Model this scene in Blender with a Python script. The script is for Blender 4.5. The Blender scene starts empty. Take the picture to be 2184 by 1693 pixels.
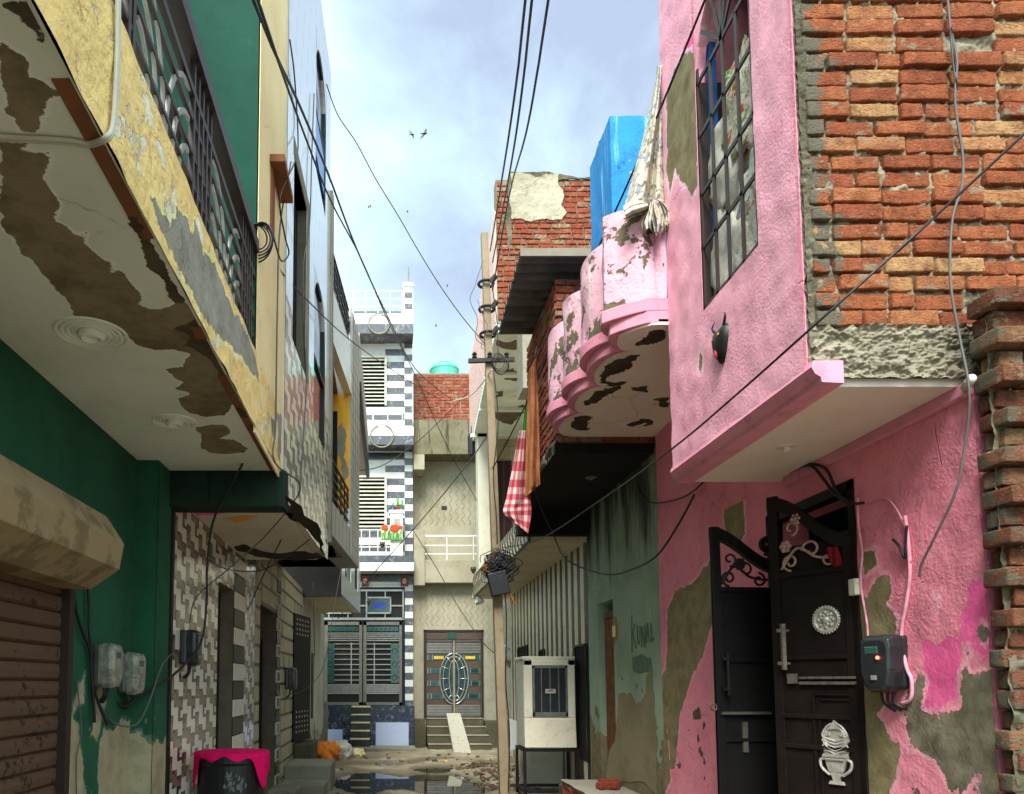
import bpy, bmesh, math, random
import numpy as np
from mathutils import Vector, noise
random.seed(7)
V = Vector
C = bpy.context.scene.collection
rad = math.radians
# ---------------------------------------------------------------- camera geometry (also used to measure the place from the photograph)
FPX, CXP, CYP, PITCH = 1599.0, 830.0, 1329.0, rad(4.55)
WP, HP = 2183.0, 1693.0
CAM = V((0, 0, 1.6))
cp, sp = math.cos(PITCH), math.sin(PITCH)
def ray(px, py):
    a = (px - CXP) / FPX; b = (CYP - py) / FPX
    return V((a, cp - b * sp, sp + b * cp))
class Fr:
    """A real plane of the place: origin, U, V axes and outward normal N."""
    def __init__(s, o, u, v):
        s.o = V(o); s.u = V(u).normalized(); s.v = V(v).normalized(); s.n = s.u.cross(s.v).normalized()
    def at(s, px, py):
        d = ray(px, py); t = (s.o - CAM).dot(s.n) / d.dot(s.n); p = CAM + d * t - s.o
        return (p.dot(s.u), p.dot(s.v))
    def P(s, px, py, n=0):
        u, v = s.at(px, py); return s.pt(u, v, n)
    def pt(s, u, v, n=0): return s.o + s.u * u + s.v * v + s.n * n
def atY(px, py, y):
    d = ray(px, py); return CAM + d * (y / d.y)
# ---------------------------------------------------------------- scene objects
ORG = {}
def tag(o, label=None, cat=None, group=None, kind=None):
    if label: o['label'] = label
    if cat: o['category'] = cat
    if group: o['group'] = group
    if kind: o['kind'] = kind
    return o
def thing(name, label, cat, loc=(0, 0, 0), group=None):
    o = bpy.data.objects.new(name, None); C.objects.link(o); o.location = loc
    o.empty_display_size = .1
    ORG[o.name] = V(loc)
    return tag(o, label, cat, group)
class MB:
    def __init__(s): s.v = []; s.f = []; s.m = []
    def face(s, pts, m=0):
        n = len(s.v); s.v += [V(p) for p in pts]; s.f.append(list(range(n, n + len(pts)))); s.m.append(m)
    def hexa(s, p, m=0, fm=None):
        n = len(s.v); s.v += [V(q) for q in p]
        for k, (nm, q) in enumerate((('b', (0, 3, 2, 1)), ('t', (4, 5, 6, 7)), ('-y', (0, 1, 5, 4)), ('+x', (1, 2, 6, 5)), ('+y', (2, 3, 7, 6)), ('-x', (3, 0, 4, 7)))):
            s.f.append([n + i for i in q]); s.m.append((fm or {}).get(nm, m))
        return s
    def box(s, a, b, m=0, fm=None):
        x0, y0, z0 = [min(a[i], b[i]) for i in range(3)]; x1, y1, z1 = [max(a[i], b[i]) for i in range(3)]
        return s.hexa([(x0, y0, z0), (x1, y0, z0), (x1, y1, z0), (x0, y1, z0), (x0, y0, z1), (x1, y0, z1), (x1, y1, z1), (x0, y1, z1)], m, fm)
    def fbox(s, fr, u0, u1, v0, v1, n0, n1, m=0):
        u0, u1 = sorted((u0, u1)); v0, v1 = sorted((v0, v1))
        return s.hexa([fr.pt(u0, v0, n1), fr.pt(u1, v0, n1), fr.pt(u1, v0, n0), fr.pt(u0, v0, n0), fr.pt(u0, v1, n1), fr.pt(u1, v1, n1), fr.pt(u1, v1, n0), fr.pt(u0, v1, n0)], m)
    def pbox(s, fr, x0, y0, x1, y1, n0, n1, m=0):
        a = fr.at(x0, y0); b = fr.at(x1, y1); return s.fbox(fr, a[0], b[0], a[1], b[1], n0, n1, m)
    def bar(s, p, q, w, h=None, up=(0, 0, 1), m=0):
        p, q = V(p), V(q); d = (q - p).normalized(); h = h or w; up = V(up)
        if abs(d.dot(up)) > .98: up = V((0, 1, 0))
        r = d.cross(up).normalized() * w / 2; t = r.cross(d).normalized() * h / 2
        return s.hexa([p - r - t, p + r - t, p + r + t, p - r + t, q - r - t, q + r - t, q + r + t, q - r + t], m)
    def tube(s, pts, r, n=6, m=0, r2=None, cap=True):
        pts = [V(p) for p in pts]; L = len(pts); st = len(s.v); prev = None
        for i, p in enumerate(pts):
            d = (pts[min(i + 1, L - 1)] - pts[max(i - 1, 0)])
            d = d.normalized() if d.length > 1e-9 else V((0, 0, 1))
            if prev is None:
                a = d.cross(V((0, 0, 1)) if abs(d.z) < .9 else V((0, 1, 0))).normalized()
            else:
                a = (prev - d * prev.dot(d)).normalized()
            prev = a; b = d.cross(a)
            rr = r if r2 is None else r + (r2 - r) * i / max(1, L - 1)
            for k in range(n):
                t = 2 * math.pi * k / n; s.v.append(p + a * math.cos(t) * rr + b * math.sin(t) * rr)
        for i in range(L - 1):
            for k in range(n):
                k2 = (k + 1) % n
                s.f.append([st + i * n + k, st + i * n + k2, st + (i + 1) * n + k2, st + (i + 1) * n + k]); s.m.append(m)
        if cap:
            s.f.append([st + k for k in range(n)][::-1]); s.m.append(m)
            s.f.append([st + (L - 1) * n + k for k in range(n)]); s.m.append(m)
        return s
    def prism(s, poly, vec, m=0, side=None):
        n = len(s.v); L = len(poly); vec = V(vec)
        s.v += [V(p) for p in poly] + [V(p) + vec for p in poly]
        s.f.append(list(range(n, n + L))[::-1]); s.m.append(m)
        s.f.append(list(range(n + L, n + 2 * L))); s.m.append(m)
        for i in range(L):
            j = (i + 1) % L; s.f.append([n + i, n + j, n + L + j, n + L + i]); s.m.append(m if side is None else side)
        return s
    def lathe(s, c, axis, prof, n=20, m=0):
        c = V(c); ax = V(axis).normalized(); a = ax.orthogonal().normalized(); b = ax.cross(a); st = len(s.v)
        for (r, h) in prof:
            for k in range(n):
                t = 2 * math.pi * k / n; s.v.append(c + ax * h + (a * math.cos(t) + b * math.sin(t)) * r)
        for i in range(len(prof) - 1):
            for k in range(n):
                k2 = (k + 1) % n; s.f.append([st + i * n + k, st + i * n + k2, st + (i + 1) * n + k2, st + (i + 1) * n + k]); s.m.append(m)
        s.f.append([st + k for k in range(n)][::-1]); s.m.append(m)
        e = st + (len(prof) - 1) * n; s.f.append([e + k for k in range(n)]); s.m.append(m)
        return s
    def ball(s, c, r, m=0, n=10, h=6):
        c = V(c); r = V(r) if hasattr(r, '__len__') else V((r, r, r)); st = len(s.v)
        for i in range(h + 1):
            p = math.pi * i / h
            for k in range(n):
                t = 2 * math.pi * k / n
                s.v.append(c + V((r.x * math.sin(p) * math.cos(t), r.y * math.sin(p) * math.sin(t), r.z * math.cos(p))))
        for i in range(h):
            for k in range(n):
                k2 = (k + 1) % n; s.f.append([st + i * n + k, st + i * n + k2, st + (i + 1) * n + k2, st + (i + 1) * n + k]); s.m.append(m)
        return s
    def grid(s, fn, nu, nv, m=0, mf=None):
        st = len(s.v)
        for j in range(nv + 1):
            for i in range(nu + 1): s.v.append(V(fn(i / nu, j / nv)))
        for j in range(nv):
            for i in range(nu):
                a = st + j * (nu + 1) + i; s.f.append([a, a + 1, a + nu + 2, a + nu + 1]); s.m.append(mf(i, j) if mf else m)
        return s
    def ring(s, c, ax, R, r, n=28, k=6, m=0):
        c = V(c); ax = V(ax).normalized(); a = ax.orthogonal().normalized(); b = ax.cross(a); st = len(s.v)
        for i in range(n):
            t = 2 * math.pi * i / n; d = a * math.cos(t) + b * math.sin(t)
            for j in range(k):
                q = 2 * math.pi * j / k; s.v.append(c + d * (R + r * math.cos(q)) + ax * r * math.sin(q))
        for i in range(n):
            for j in range(k):
                i2, j2 = (i + 1) % n, (j + 1) % k
                s.f.append([st + i * k + j, st + i2 * k + j, st + i2 * k + j2, st + i * k + j2]); s.m.append(m)
        return s
    def build(s, name, mats, parent=None, smooth=False, bevel=0, label=None, sub=0, solid=0, merge=False):
        if not isinstance(mats, (list, tuple)): mats = [mats]
        base = ORG[parent.name] if parent else V((0, 0, 0))
        own = V(base)
        if not parent:
            lo = V([min(p[i] for p in s.v) for i in range(3)]); hi = V([max(p[i] for p in s.v) for i in range(3)])
            own = V(((lo.x + hi.x) / 2, (lo.y + hi.y) / 2, lo.z))
        me = bpy.data.meshes.new(name); me.from_pydata([p - own for p in s.v], [], s.f)
        for mm in mats: me.materials.append(mm)
        me.polygons.foreach_set('material_index', s.m)
        bm = bmesh.new(); bm.from_mesh(me)
        if merge: bmesh.ops.remove_doubles(bm, verts=bm.verts, dist=1e-5)
        bmesh.ops.recalc_face_normals(bm, faces=bm.faces); bm.to_mesh(me); bm.free()
        if smooth: me.polygons.foreach_set('use_smooth', [True] * len(me.polygons))
        me.update()
        o = bpy.data.objects.new(name, me); C.objects.link(o); ORG[o.name] = own
        if parent: o.parent = parent
        else: o.location = own
        if solid:
            md = o.modifiers.new('s', 'SOLIDIFY'); md.thickness = solid; md.offset = 0
        if bevel:
            md = o.modifiers.new('b', 'BEVEL'); md.width = bevel; md.segments = 2; md.limit_method = 'ANGLE'
        if sub:
            md = o.modifiers.new('u', 'SUBSURF'); md.levels = sub; md.render_levels = sub
        if label: o['label'] = label
        return o
# ---------------------------------------------------------------- materials
def lin(h):
    if not isinstance(h, str): return tuple(h)
    h = h.lstrip('#'); r = []
    for i in (0, 2, 4):
        c = int(h[i:i + 2], 16) / 255; r.append(c / 12.92 if c <= .04045 else ((c + .055) / 1.055) ** 2.4)
    return tuple(r)
class NT:
    def __init__(s, name):
        s.mat = bpy.data.materials.new(name); s.mat.use_nodes = True; s.t = s.mat.node_tree; s.t.nodes.clear()
        s.out = s.n('ShaderNodeOutputMaterial'); s.b = s.n('ShaderNodeBsdfPrincipled'); s.t.links.new(s.b.outputs[0], s.out.inputs[0])
        s._pos = None
    def n(s, ty): return s.t.nodes.new(ty)
    def set(s, inp, v):
        if hasattr(v, 'is_linked') or hasattr(v, 'links'): s.t.links.new(v, inp)
        elif isinstance(v, (tuple, list)) and inp.type == 'RGBA': inp.default_value = (*v, 1) if len(v) == 3 else v
        else: inp.default_value = v
    def pos(s):
        if s._pos is None: s._pos = s.n('ShaderNodeNewGeometry')
        return s._pos.outputs['Position']
    def isl(s):
        s.pos(); return s._pos.outputs['Random Per Island']
    def scale(s, v, sc):
        m = s.n('ShaderNodeMapping'); s.set(m.inputs[0], v); m.inputs['Scale'].default_value = sc; return m.outputs[0]
    def noise(s, scale=5, detail=6, rough=.55, sc=None, dist=0, w=None):
        v = s.pos() if sc is None else s.scale(s.pos(), sc)
        nn = s.n('ShaderNodeTexNoise'); s.set(nn.inputs['Vector'], v)
        nn.inputs['Scale'].default_value = scale; nn.inputs['Detail'].default_value = detail; nn.inputs['Roughness'].default_value = rough
        nn.inputs['Distortion'].default_value = dist
        return nn.outputs[0]
    def vor(s, scale, feat='F1', sc=None):
        v = s.pos() if sc is None else s.scale(s.pos(), sc)
        nn = s.n('ShaderNodeTexVoronoi'); nn.feature = feat; s.set(nn.inputs['Vector'], v); nn.inputs['Scale'].default_value = scale
        return nn.outputs[0]
    def math(s, op, a, b=0.0, clamp=False):
        m = s.n('ShaderNodeMath'); m.operation = op; m.use_clamp = clamp; s.set(m.inputs[0], a); s.set(m.inputs[1], b); return m.outputs[0]
    def step(s, a, lo, hi):
        m = s.n('ShaderNodeMapRange'); m.interpolation_type = 'SMOOTHSTEP'; s.set(m.inputs[0], a)
        m.inputs[1].default_value = lo; m.inputs[2].default_value = hi; return m.outputs[0]
    def mix(s, f, a, b):
        m = s.n('ShaderNodeMix'); m.data_type = 'RGBA'; s.set(m.inputs[0], f); s.set(m.inputs[6], a); s.set(m.inputs[7], b); return m.outputs[2]
    def xyz(s):
        x = s.n('ShaderNodeSeparateXYZ'); s.set(x.inputs[0], s.pos()); return x.outputs
    def bump(s, h, st=.5, d=.01, prev=None):
        b = s.n('ShaderNodeBump'); b.inputs['Strength'].default_value = st; b.inputs['Distance'].default_value = d; s.set(b.inputs['Height'], h)
        if prev: s.set(b.inputs['Normal'], prev)
        return b.outputs[0]
    def done(s, col, rough=.85, normal=None, spec=.3, metal=0):
        s.set(s.b.inputs['Base Color'], col); s.set(s.b.inputs['Roughness'], rough)
        s.b.inputs['Specular IOR Level'].default_value = spec; s.b.inputs['Metallic'].default_value = metal
        if normal: s.set(s.b.inputs['Normal'], normal)
        return s.mat
def wall(name, c1, c2=None, peel=None, thr=.62, psc=3.0, streak=None, sthr=.55, zl=None, bump=.4, bsc=60, rough=.88, spec=.25, grime=.25, bd=.006, soot=None, layers=()):
    """painted plaster: colour drift, run-off streaks, flaking patches, trowel texture"""
    t = NT(name); c1 = lin(c1); c2 = lin(c2) if c2 else tuple(x * .8 for x in c1)
    big = t.noise(1.3, 5, .6); fine = t.noise(bsc, 4, .6); mid = t.noise(9, 6, .65)
    col = t.mix(t.step(big, .35, .68), c1, c2)
    col = t.mix(t.math('MULTIPLY', t.step(mid, .5, .75), grime), col, tuple(x * .55 for x in c2))
    if streak:
        s = t.noise(1, 5, .65, sc=(9, 9, .7)); col = t.mix(t.step(s, sthr, sthr + .16), col, lin(streak))
    h = t.math('ADD', t.math('MULTIPLY', fine, t.math('MULTIPLY', t.step(t.noise(2.1, 4, .6), .3, .7), 1.0)), t.math('MULTIPLY', mid, .6))
    vn = t.n('ShaderNodeTexVoronoi'); vn.feature = 'DISTANCE_TO_EDGE'; vn.inputs['Scale'].default_value = 1.7
    wv = t.n('ShaderNodeVectorMath'); wv.operation = 'MULTIPLY_ADD'; t.set(wv.inputs[0], mid); wv.inputs[1].default_value = (.5, .35, .6); t.set(wv.inputs[2], t.pos()); t.set(vn.inputs['Vector'], wv.outputs[0])
    ck = t.math('MULTIPLY', t.math('SUBTRACT', 1.0, t.step(vn.outputs[0], .002, .009)), t.step(big, .5, .62))
    col = t.mix(t.math('MULTIPLY', ck, .6), col, tuple(x * .35 for x in c2)); h = t.math('SUBTRACT', h, t.math('MULTIPLY', ck, .8))
    if peel:
        pn = t.noise(psc, 9, .62)
        if zl:
            z = t.xyz()[2]; pn = t.math('ADD', pn, t.math('MULTIPLY', t.math('SUBTRACT', zl[0], z), zl[1]))
        mk = t.step(pn, thr, thr + .012)
        pc = t.mix(t.step(mid, .4, .7), lin(peel), tuple(x * .6 for x in lin(peel)))
        col = t.mix(mk, col, pc); h = t.math('SUBTRACT', h, t.math('MULTIPLY', mk, 1.2))
    for (at_, ca, cb, amp, lsc, fringe) in layers:
        an = t.n('ShaderNodeAttribute'); an.attribute_name = at_
        e_ = t.math('ADD', t.math('SUBTRACT', an.outputs['Fac'], 1.0), t.math('MULTIPLY', t.math('SUBTRACT', t.noise(lsc, 10, .66), .5), amp * 2.6))
        ln = t.noise(6, 8, .7); lc = t.mix(t.step(ln, .36, .68), lin(ca), lin(cb)); lc = t.mix(t.math('MULTIPLY', t.step(t.noise(30, 6, .7), .55, .75), .5), lc, tuple(x * .5 for x in lin(cb)))
        if fringe: col = t.mix(t.math('MULTIPLY', t.math('MULTIPLY', t.step(e_, -fringe, -fringe * .5), .85), t.step(t.noise(5, 6, .7), .38, .56)), col, tuple(min(.85, x * 1.15 + .06) for x in c1))
        mk = t.step(e_, 0, .004); col = t.mix(mk, col, lc)
        h = t.math('ADD', t.math('MULTIPLY', h, t.math('SUBTRACT', 1.6, mk)), t.math('SUBTRACT', t.math('MULTIPLY', mk, t.math('MULTIPLY', ln, 1.4)), t.math('MULTIPLY', mk, 2.2)))
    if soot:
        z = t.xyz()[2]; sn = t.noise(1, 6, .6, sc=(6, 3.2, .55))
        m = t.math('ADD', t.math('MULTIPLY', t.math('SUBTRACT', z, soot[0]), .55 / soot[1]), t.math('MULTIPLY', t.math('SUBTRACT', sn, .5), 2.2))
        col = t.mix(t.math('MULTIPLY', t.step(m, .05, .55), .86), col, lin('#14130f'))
    return t.done(col, rough, t.bump(h, bump, bd), spec)
def plain(name, c, rough=.6, metal=0, var=.25, sc=8, spec=.4, bump=0, bsc=80):
    t = NT(name); c = lin(c)
    col = t.mix(t.step(t.noise(sc, 6, .6), .35, .7), c, tuple(x * (1 - var) for x in c))
    nrm = t.bump(t.noise(bsc, 4), bump, .004) if bump else None
    return t.done(col, rough, nrm, spec, metal)
def brickm(name, ca, cb, cc, dirt=None, dx=None):
    t = NT(name); r = t.isl()
    ramp = t.n('ShaderNodeValToRGB'); t.set(ramp.inputs[0], r); e = ramp.color_ramp
    e.elements[0].color = (*lin(ca), 1); e.elements[1].color = (*lin(cc), 1); q = e.elements.new(.74); q.color = (*lin(cb), 1)
    n1 = t.noise(14, 8, .7); n2 = t.noise(60, 5, .7, sc=(1, 1, 2.2), dist=.6)
    col = t.mix(t.step(n1, .3, .8), ramp.outputs[0], tuple(x * .5 for x in lin(ca)))
    col = t.mix(t.math('MULTIPLY', t.step(n2, .50, .70), .75), col, lin('#33190f')); n3 = t.noise(26, 8, .75, sc=(1, 1, 1.8), dist=1.5); col = t.mix(t.math('MULTIPLY', t.step(n3, .56, .66), .5), col, lin('#c9a283'))
    sm = t.step(t.noise(6, 9, .72, sc=(1, 1, 1.5)), .575, .63); col = t.mix(t.math('MULTIPLY', sm, .7), col, lin('#9c917b'))
    if dirt:
        x = t.xyz()[0]; m = t.math('ADD', t.math('MULTIPLY', t.math('SUBTRACT', dx, x), 2.2), t.math('MULTIPLY', t.math('SUBTRACT', t.noise(7, 6, .7), .5), 1.6))
        col = t.mix(t.step(m, .0, .12), col, t.mix(n2, lin(dirt), tuple(v * .4 for v in lin(dirt))))
    return t.done(col, .92, t.bump(t.math('ADD', t.math('ADD', n1, n3), t.math('MULTIPLY', n2, 1.4)), 1.0, .016), .15)
M = {}
BARE = ('bare', '#8d8160', '#706546', .05, 9, .035); GRIT = ('grit', '#857d6a', '#5c5544', .08, 8, .035); HOT = ('hot', '#ee679e', '#e45a93', .08, 9, 0)
M['pink'] = wall('pink_paint', '#f2aebf', '#eaa0b3', bump=.42, bsc=62, bd=.006, grime=.35, peel='#7d745c', thr=.72, psc=4, streak='#d99aae', sthr=.66, layers=(HOT, BARE))
M['pink2'] = wall('pink_paint_lower', '#ea8fa0', '#de8092', bump=.55, bsc=55, bd=.007, grime=.35, peel='#5a5138', thr=.66, psc=3.2, zl=(1.6, .08), streak='#c06880', sthr=.67, layers=(HOT, BARE, GRIT))
M['pinkpeel'] = wall('pink_flaking', '#dda3b4', '#d8adb6', bump=.9, bsc=35, bd=.014, peel='#6a624a', thr=.53, psc=3.7, grime=.5, streak='#d9cfc4', sthr=.56)
M['pinktrim'] = wall('pink_trim', '#d98fa2', '#cb8095', bump=.4, bsc=50, grime=.55, streak='#94606a', sthr=.60)
M['hotpink'] = wall('hot_pink_paint', '#ef4f92', '#e76aa0', bump=.5, peel='#59523c', thr=.62, psc=7)
M['olive'] = wall('bare_plaster', '#8a8062', '#786e52', bump=.6, bsc=45, grime=.4, streak='#837960', sthr=.62)
M['grit'] = wall('bare_grit_plaster', '#7f7660', '#6a624e', bump=1, bsc=30, bd=.015, grime=.7, streak='#8a806a', sthr=.62)
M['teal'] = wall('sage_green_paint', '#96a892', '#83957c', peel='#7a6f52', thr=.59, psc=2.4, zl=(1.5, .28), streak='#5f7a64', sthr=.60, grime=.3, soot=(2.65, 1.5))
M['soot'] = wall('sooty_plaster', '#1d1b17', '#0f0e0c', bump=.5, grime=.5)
M['sootteal'] = wall('soot_stained_plaster', '#3d4234', '#22221b', bump=.5, streak='#0d0d0b', sthr=.50, grime=.6)
M['white'] = wall('whitewash', '#c9c5b4', '#bcb7a4', bump=.25, grime=.15)
M['soffit'] = wall('soffit_whitewash', '#e2e6dc', '#d4d9cd', bump=.2, grime=.12, bsc=30, peel='#8a8272', thr=.76, psc=2, layers=(('bare', '#8d8068', '#6d604a', .035, 8, .012), ('grit', '#5c5242', '#453d30', .04, 8, 0)))
M['soffitpink'] = wall('soffit_paint', '#e4d6ca', '#dac9bd', bump=.2, grime=.15, layers=(('bare', '#4d4336', '#352e26', .06, 13, .008),))
M['flake'] = wall('flaked_plaster', '#6f6350', '#5a4f3e', bump=1, bsc=20, bd=.02, grime=.6)
M['flakedark'] = wall('flaked_plaster_dark', '#3b342a', '#2a251e', bump=1, bsc=25, bd=.02, grime=.6)
M['green'] = wall('green_paint', '#124638', '#0f3a2f', bump=.3, bsc=30, peel='#7fa08a', thr=.72, psc=9, grime=.4, streak='#2a6a54', sthr=.62)
M['greenlow'] = wall('green_paint_worn', '#23573d', '#1a4632', bump=.35, bsc=30, peel='#8f8468', thr=.63, psc=4.5, zl=(1.35, .22), grime=.45, streak='#4f7d5c', sthr=.66, layers=(('bare', '#a59a7c', '#8a8064', .07, 7, .02),))
M['yellow'] = wall('yellow_limewash', '#f2d38c', '#e8c680', bump=.8, bsc=22, bd=.012, peel='#efe6c8', thr=.60, psc=6, grime=.35, streak='#c9a868', sthr=.62, layers=(('wash', '#ece8dc', '#dcd6c4', .04, 14, 0), ('bare', '#9a968a', '#868174', .05, 11, .03)))
M['cream'] = wall('cream_paint', '#eed9a4', '#e6cf9a', bump=.35, grime=.2, peel='#b48a3c', thr=.68, psc=4)
M['orange'] = wall('orange_yellow_paint', '#e3a93a', '#d79c34', bump=.4, grime=.2, peel='#8a8272', thr=.68, psc=4)
M['brown'] = wall('brown_band_paint', '#86583a', '#714830', bump=.3, peel='#4c4032', thr=.6, psc=5)
M['conc'] = wall('grey_concrete', '#8c8676', '#7b7565', bump=.7, bsc=30, grime=.5, streak='#5a5444', sthr=.6)
M['concdark'] = wall('wet_dark_concrete', '#57513f', '#47422f', bump=.7, bsc=30, grime=.6, streak='#8a8470', sthr=.62)
M['mortar'] = wall('mortar', '#857b67', '#6a614f', bump=1, bsc=28, bd=.02, grime=.8)
M['mortardark'] = wall('mossy_mortar', '#6a6452', '#4a4534', bump=1, bsc=25, bd=.025, grime=.8, streak='#9a9484', sthr=.66)
M['slabedge'] = wall('rough_slab_edge', '#8d8572', '#5a5342', bump=1, bsc=14, bd=.05, grime=.8, streak='#57513f', sthr=.60)
M['render'] = wall('grey_render', '#9a947f', '#8d8670', bump=.4, grime=.35, streak='#6f6852', sthr=.62)
M['rendermoss'] = wall('mossy_render', '#716b55', '#625d47', bump=.6, grime=.7, streak='#3b3927', sthr=.50)
M['blue'] = wall('sky_blue_paint', '#2c86c4', '#2577b4', bump=.7, bsc=26, bd=.01, peel='#9aa39a', thr=.65, psc=3.5, streak='#7cc0e6', sthr=.54, grime=.5)
M['brick'] = brickm('brick_near', '#a5593c', '#c0744a', '#d2a673', dirt='#857d6c', dx=2.05)
M['brickteeth'] = brickm('brick_mossy', '#7d4a36', '#8f5e46', '#a58662', dirt='#7a725e', dx=2.62)
M['brickmid'] = brickm('brick_mid', '#9a4a34', '#ac6348', '#a89678')
M['brickfar'] = brickm('brick_far', '#9c4836', '#ad5a44', '#b87458')
M['sheet'] = plain('corrugated_sheet', '#66625a', .7, .2, .5, 4)
M['metalbr'] = plain('brown_iron', '#30221c', .5, .1, .3, 20)
M['metalbk'] = plain('black_iron', '#1a1715', .5, .2, .4, 12)
M['metalgrey'] = plain('grey_iron', '#9a948a', .5, .3, .3, 20)
M['steel'] = plain('steel', '#b8b4ac', .3, .8, .2, 10)
M['whitemetal'] = plain('white_metal', '#e2e2dc', .5, 0, .1, 10)
M['doorbr'] = plain('dark_brown_door', '#1a110e', .6, 0, .5, 7, .2, .25, 24)
M['doorbk'] = plain('black_door', '#0d0b0a', .6, 0, .5, 6, .2, .2, 24)
M['dark'] = plain('dark_interior', '#0c0b0a', .95, 0, .2)
M['darkblue'] = plain('dark_blue_paint', '#14324a', .7, 0, .3)
M['bluepaint'] = plain('blue_window_paint', '#155aa0', .6)
def glassy(name, c, rough=.08, coat=0):
    t = NT(name); t.b.inputs['Coat Weight'].default_value = coat; t.b.inputs['Coat Roughness'].default_value = .04; return t.done(lin(c), rough, None, .6)
M['glass'] = glassy('dark_glass', '#20303c')
M['glassgreen'] = glassy('green_glass', '#2c4a42', .15)
M['glassblue'] = glassy('blue_pattern_glass', '#1c2f9a', .2)
M['tile_w'] = glassy('white_tile', '#d8d3c3', .16, .15)
M['tile_b'] = glassy('brown_tile', '#776c56', .2, .1)
M['tile_d'] = glassy('dark_tile', '#2c363e', .2, .1)
M['tile_m'] = glassy('taupe_tile', '#5c4f40', .2, .1)
M['tile_grey'] = glassy('grey_brown_tile', '#6b655c', .3)
M['tile_grout'] = plain('tile_grout', '#6a6252', .9)
M['tilec'] = plain('cream_wall_tile', '#b9ab8c', .5, 0, .25, 12)
M['tilecd'] = plain('brown_wall_tile', '#5d523f', .5, 0, .3, 12)
def marble(name, a, b, sc=6, rough=.25):
    t = NT(name); n = t.noise(sc, 10, .72, dist=1.2); f = t.step(n, .53, .62)
    n2 = t.noise(sc * 5, 6, .7); f2 = t.math('MULTIPLY', t.step(n2, .58, .68), .6)
    return t.done(t.mix(t.math('MAXIMUM', t.math('MULTIPLY', f, .5), f2), lin(a), lin(b)), rough, None, .5)
M['m_dark'] = marble('dark_marble', '#4b4c50', '#9a9ca0')
M['m_black'] = marble('black_marble', '#1d1e22', '#6a6c70')
M['m_blue'] = marble('blue_black_marble', '#20283a', '#8e98b0', 9)
M['m_white'] = marble('white_marble', '#d3d3cf', '#bcbcbc')
M['m_pale'] = marble('pale_blue_marble', '#b9c4e0', '#cdd4ea', 12)
M['m_grey'] = marble('grey_wave_tile', '#8f8a84', '#b5b0a8', 14, .4)
M['m_slab'] = marble('speckled_stone', '#a09a88', '#55503f', 14, .5)
M['s_cream'] = plain('cream_stripe_tile', '#d8cfb4', .4, 0, .2, 5)
M['s_dark'] = plain('dark_stripe_tile', '#3a352e', .4, 0, .35, 5)
M['pole'] = wall('concrete_pole', '#8f7f66', '#7f7058', bump=.5, bsc=30, grime=.5, streak='#6a5a44', sthr=.62)
M['cable'] = plain('black_cable', '#17161a', .5, 0, .2)
M['cablegrey'] = plain('grey_cable', '#565250', .6, 0, .2)
M['cablewhite'] = plain('white_cable', '#c9c4b4', .6, 0, .2)
M['cableteal'] = plain('teal_cable', '#2c5a60', .6, 0, .2)
M['pipepink'] = plain('pink_pipe', '#e09aac', .6, 0, .3, 20)
M['meterdark'] = plain('dark_meter_plastic', '#25282a', .3, 0, .3, 14)
M['metergrey'] = plain('grey_meter_plastic', '#4c4b44', .3, 0, .4, 14)
M['meterclear'] = plain('clear_meter_cover', '#8b8a7c', .15, 0, .55, 22)
M['drum'] = plain('black_plastic', '#141414', .45, 0, .3, 6)
M['hotcloth'] = plain('hot_pink_cloth', '#e0105e', .85, 0, .25, 12, .1)
M['red1'] = plain('red_check', '#a23a44', .9, 0, .2, 40, .1)
M['red2'] = plain('light_red_check', '#c66f74', .9, 0, .2, 40, .1)
M['red3'] = plain('pale_check', '#d9c0bb', .9, 0, .15, 40, .1)
M['browncloth'] = plain('brown_cloth', '#8a5638', .9, 0, .3, 14, .1)
M['greencloth'] = plain('green_cloth', '#2f8a3a', .9, 0, .3, 14, .1)
M['cooler'] = wall('cooler_paint', '#d8d2bc', '#cac2aa', bump=.15, grime=.35, streak='#8a7c5a', sthr=.64, rough=.5)
M['coolergrey'] = plain('cooler_grille', '#6a716f', .5, .2, .3)
M['sack'] = plain('white_woven_sack', '#cfcabb', .8, 0, .25, 20, .2, .5, 50)
M['sackorange'] = plain('orange_sack', '#d97a2a', .8, 0, .35, 10, .2, .5, 30)
M['rust'] = plain('rusty_iron', '#7a4a22', .8, .1, .5, 10)
M['yellowtile'] = plain('yellow_tile', '#d6a824', .5)
M['tankgreen'] = plain('green_tank_plastic', '#4fae98', .45, 0, .15, 3)
M['black'] = plain('black_paint', '#121212', .5)
M['redpaint'] = plain('red_paint', '#b82028', .6)
M['leafgreen'] = plain('leaf_green', '#3f8f3a', .7)
M['tulip'] = plain('tulip_red', '#c8492f', .8, 0, .2, 30, .1)
M['tulipcloth'] = plain('pale_green_cloth', '#d9dcae', .9, 0, .15, 30, .1)
M['coral'] = plain('red_panel_tile', '#8a3a30', .5, 0, .45, 40)
M['brownpanel'] = plain('brown_panel', '#4f3e33', .5, 0, .35, 60)
M['silver'] = plain('silver_ornament', '#b9b4a8', .45, .35, .3, 25)
M['redcloth'] = plain('dark_red_cloth', '#7a1c20', .9, 0, .3, 20, .1)
def multi(name, base, cols, sc):
    t = NT(name); col = lin(base)
    for i, c in enumerate(cols):
        n = t.noise(sc * (1 + .23 * i), 4, .6, dist=.8); col = t.mix(t.step(n, .56, .6), col, lin(c))
    return t.done(col, .85, t.bump(t.noise(25, 4), .5, .02), .2)
M['printbag'] = multi('printed_woven_sack', '#cfc7b2', ['#c65a34', '#6c8f4c', '#e0d8c0'], 9)
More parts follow.
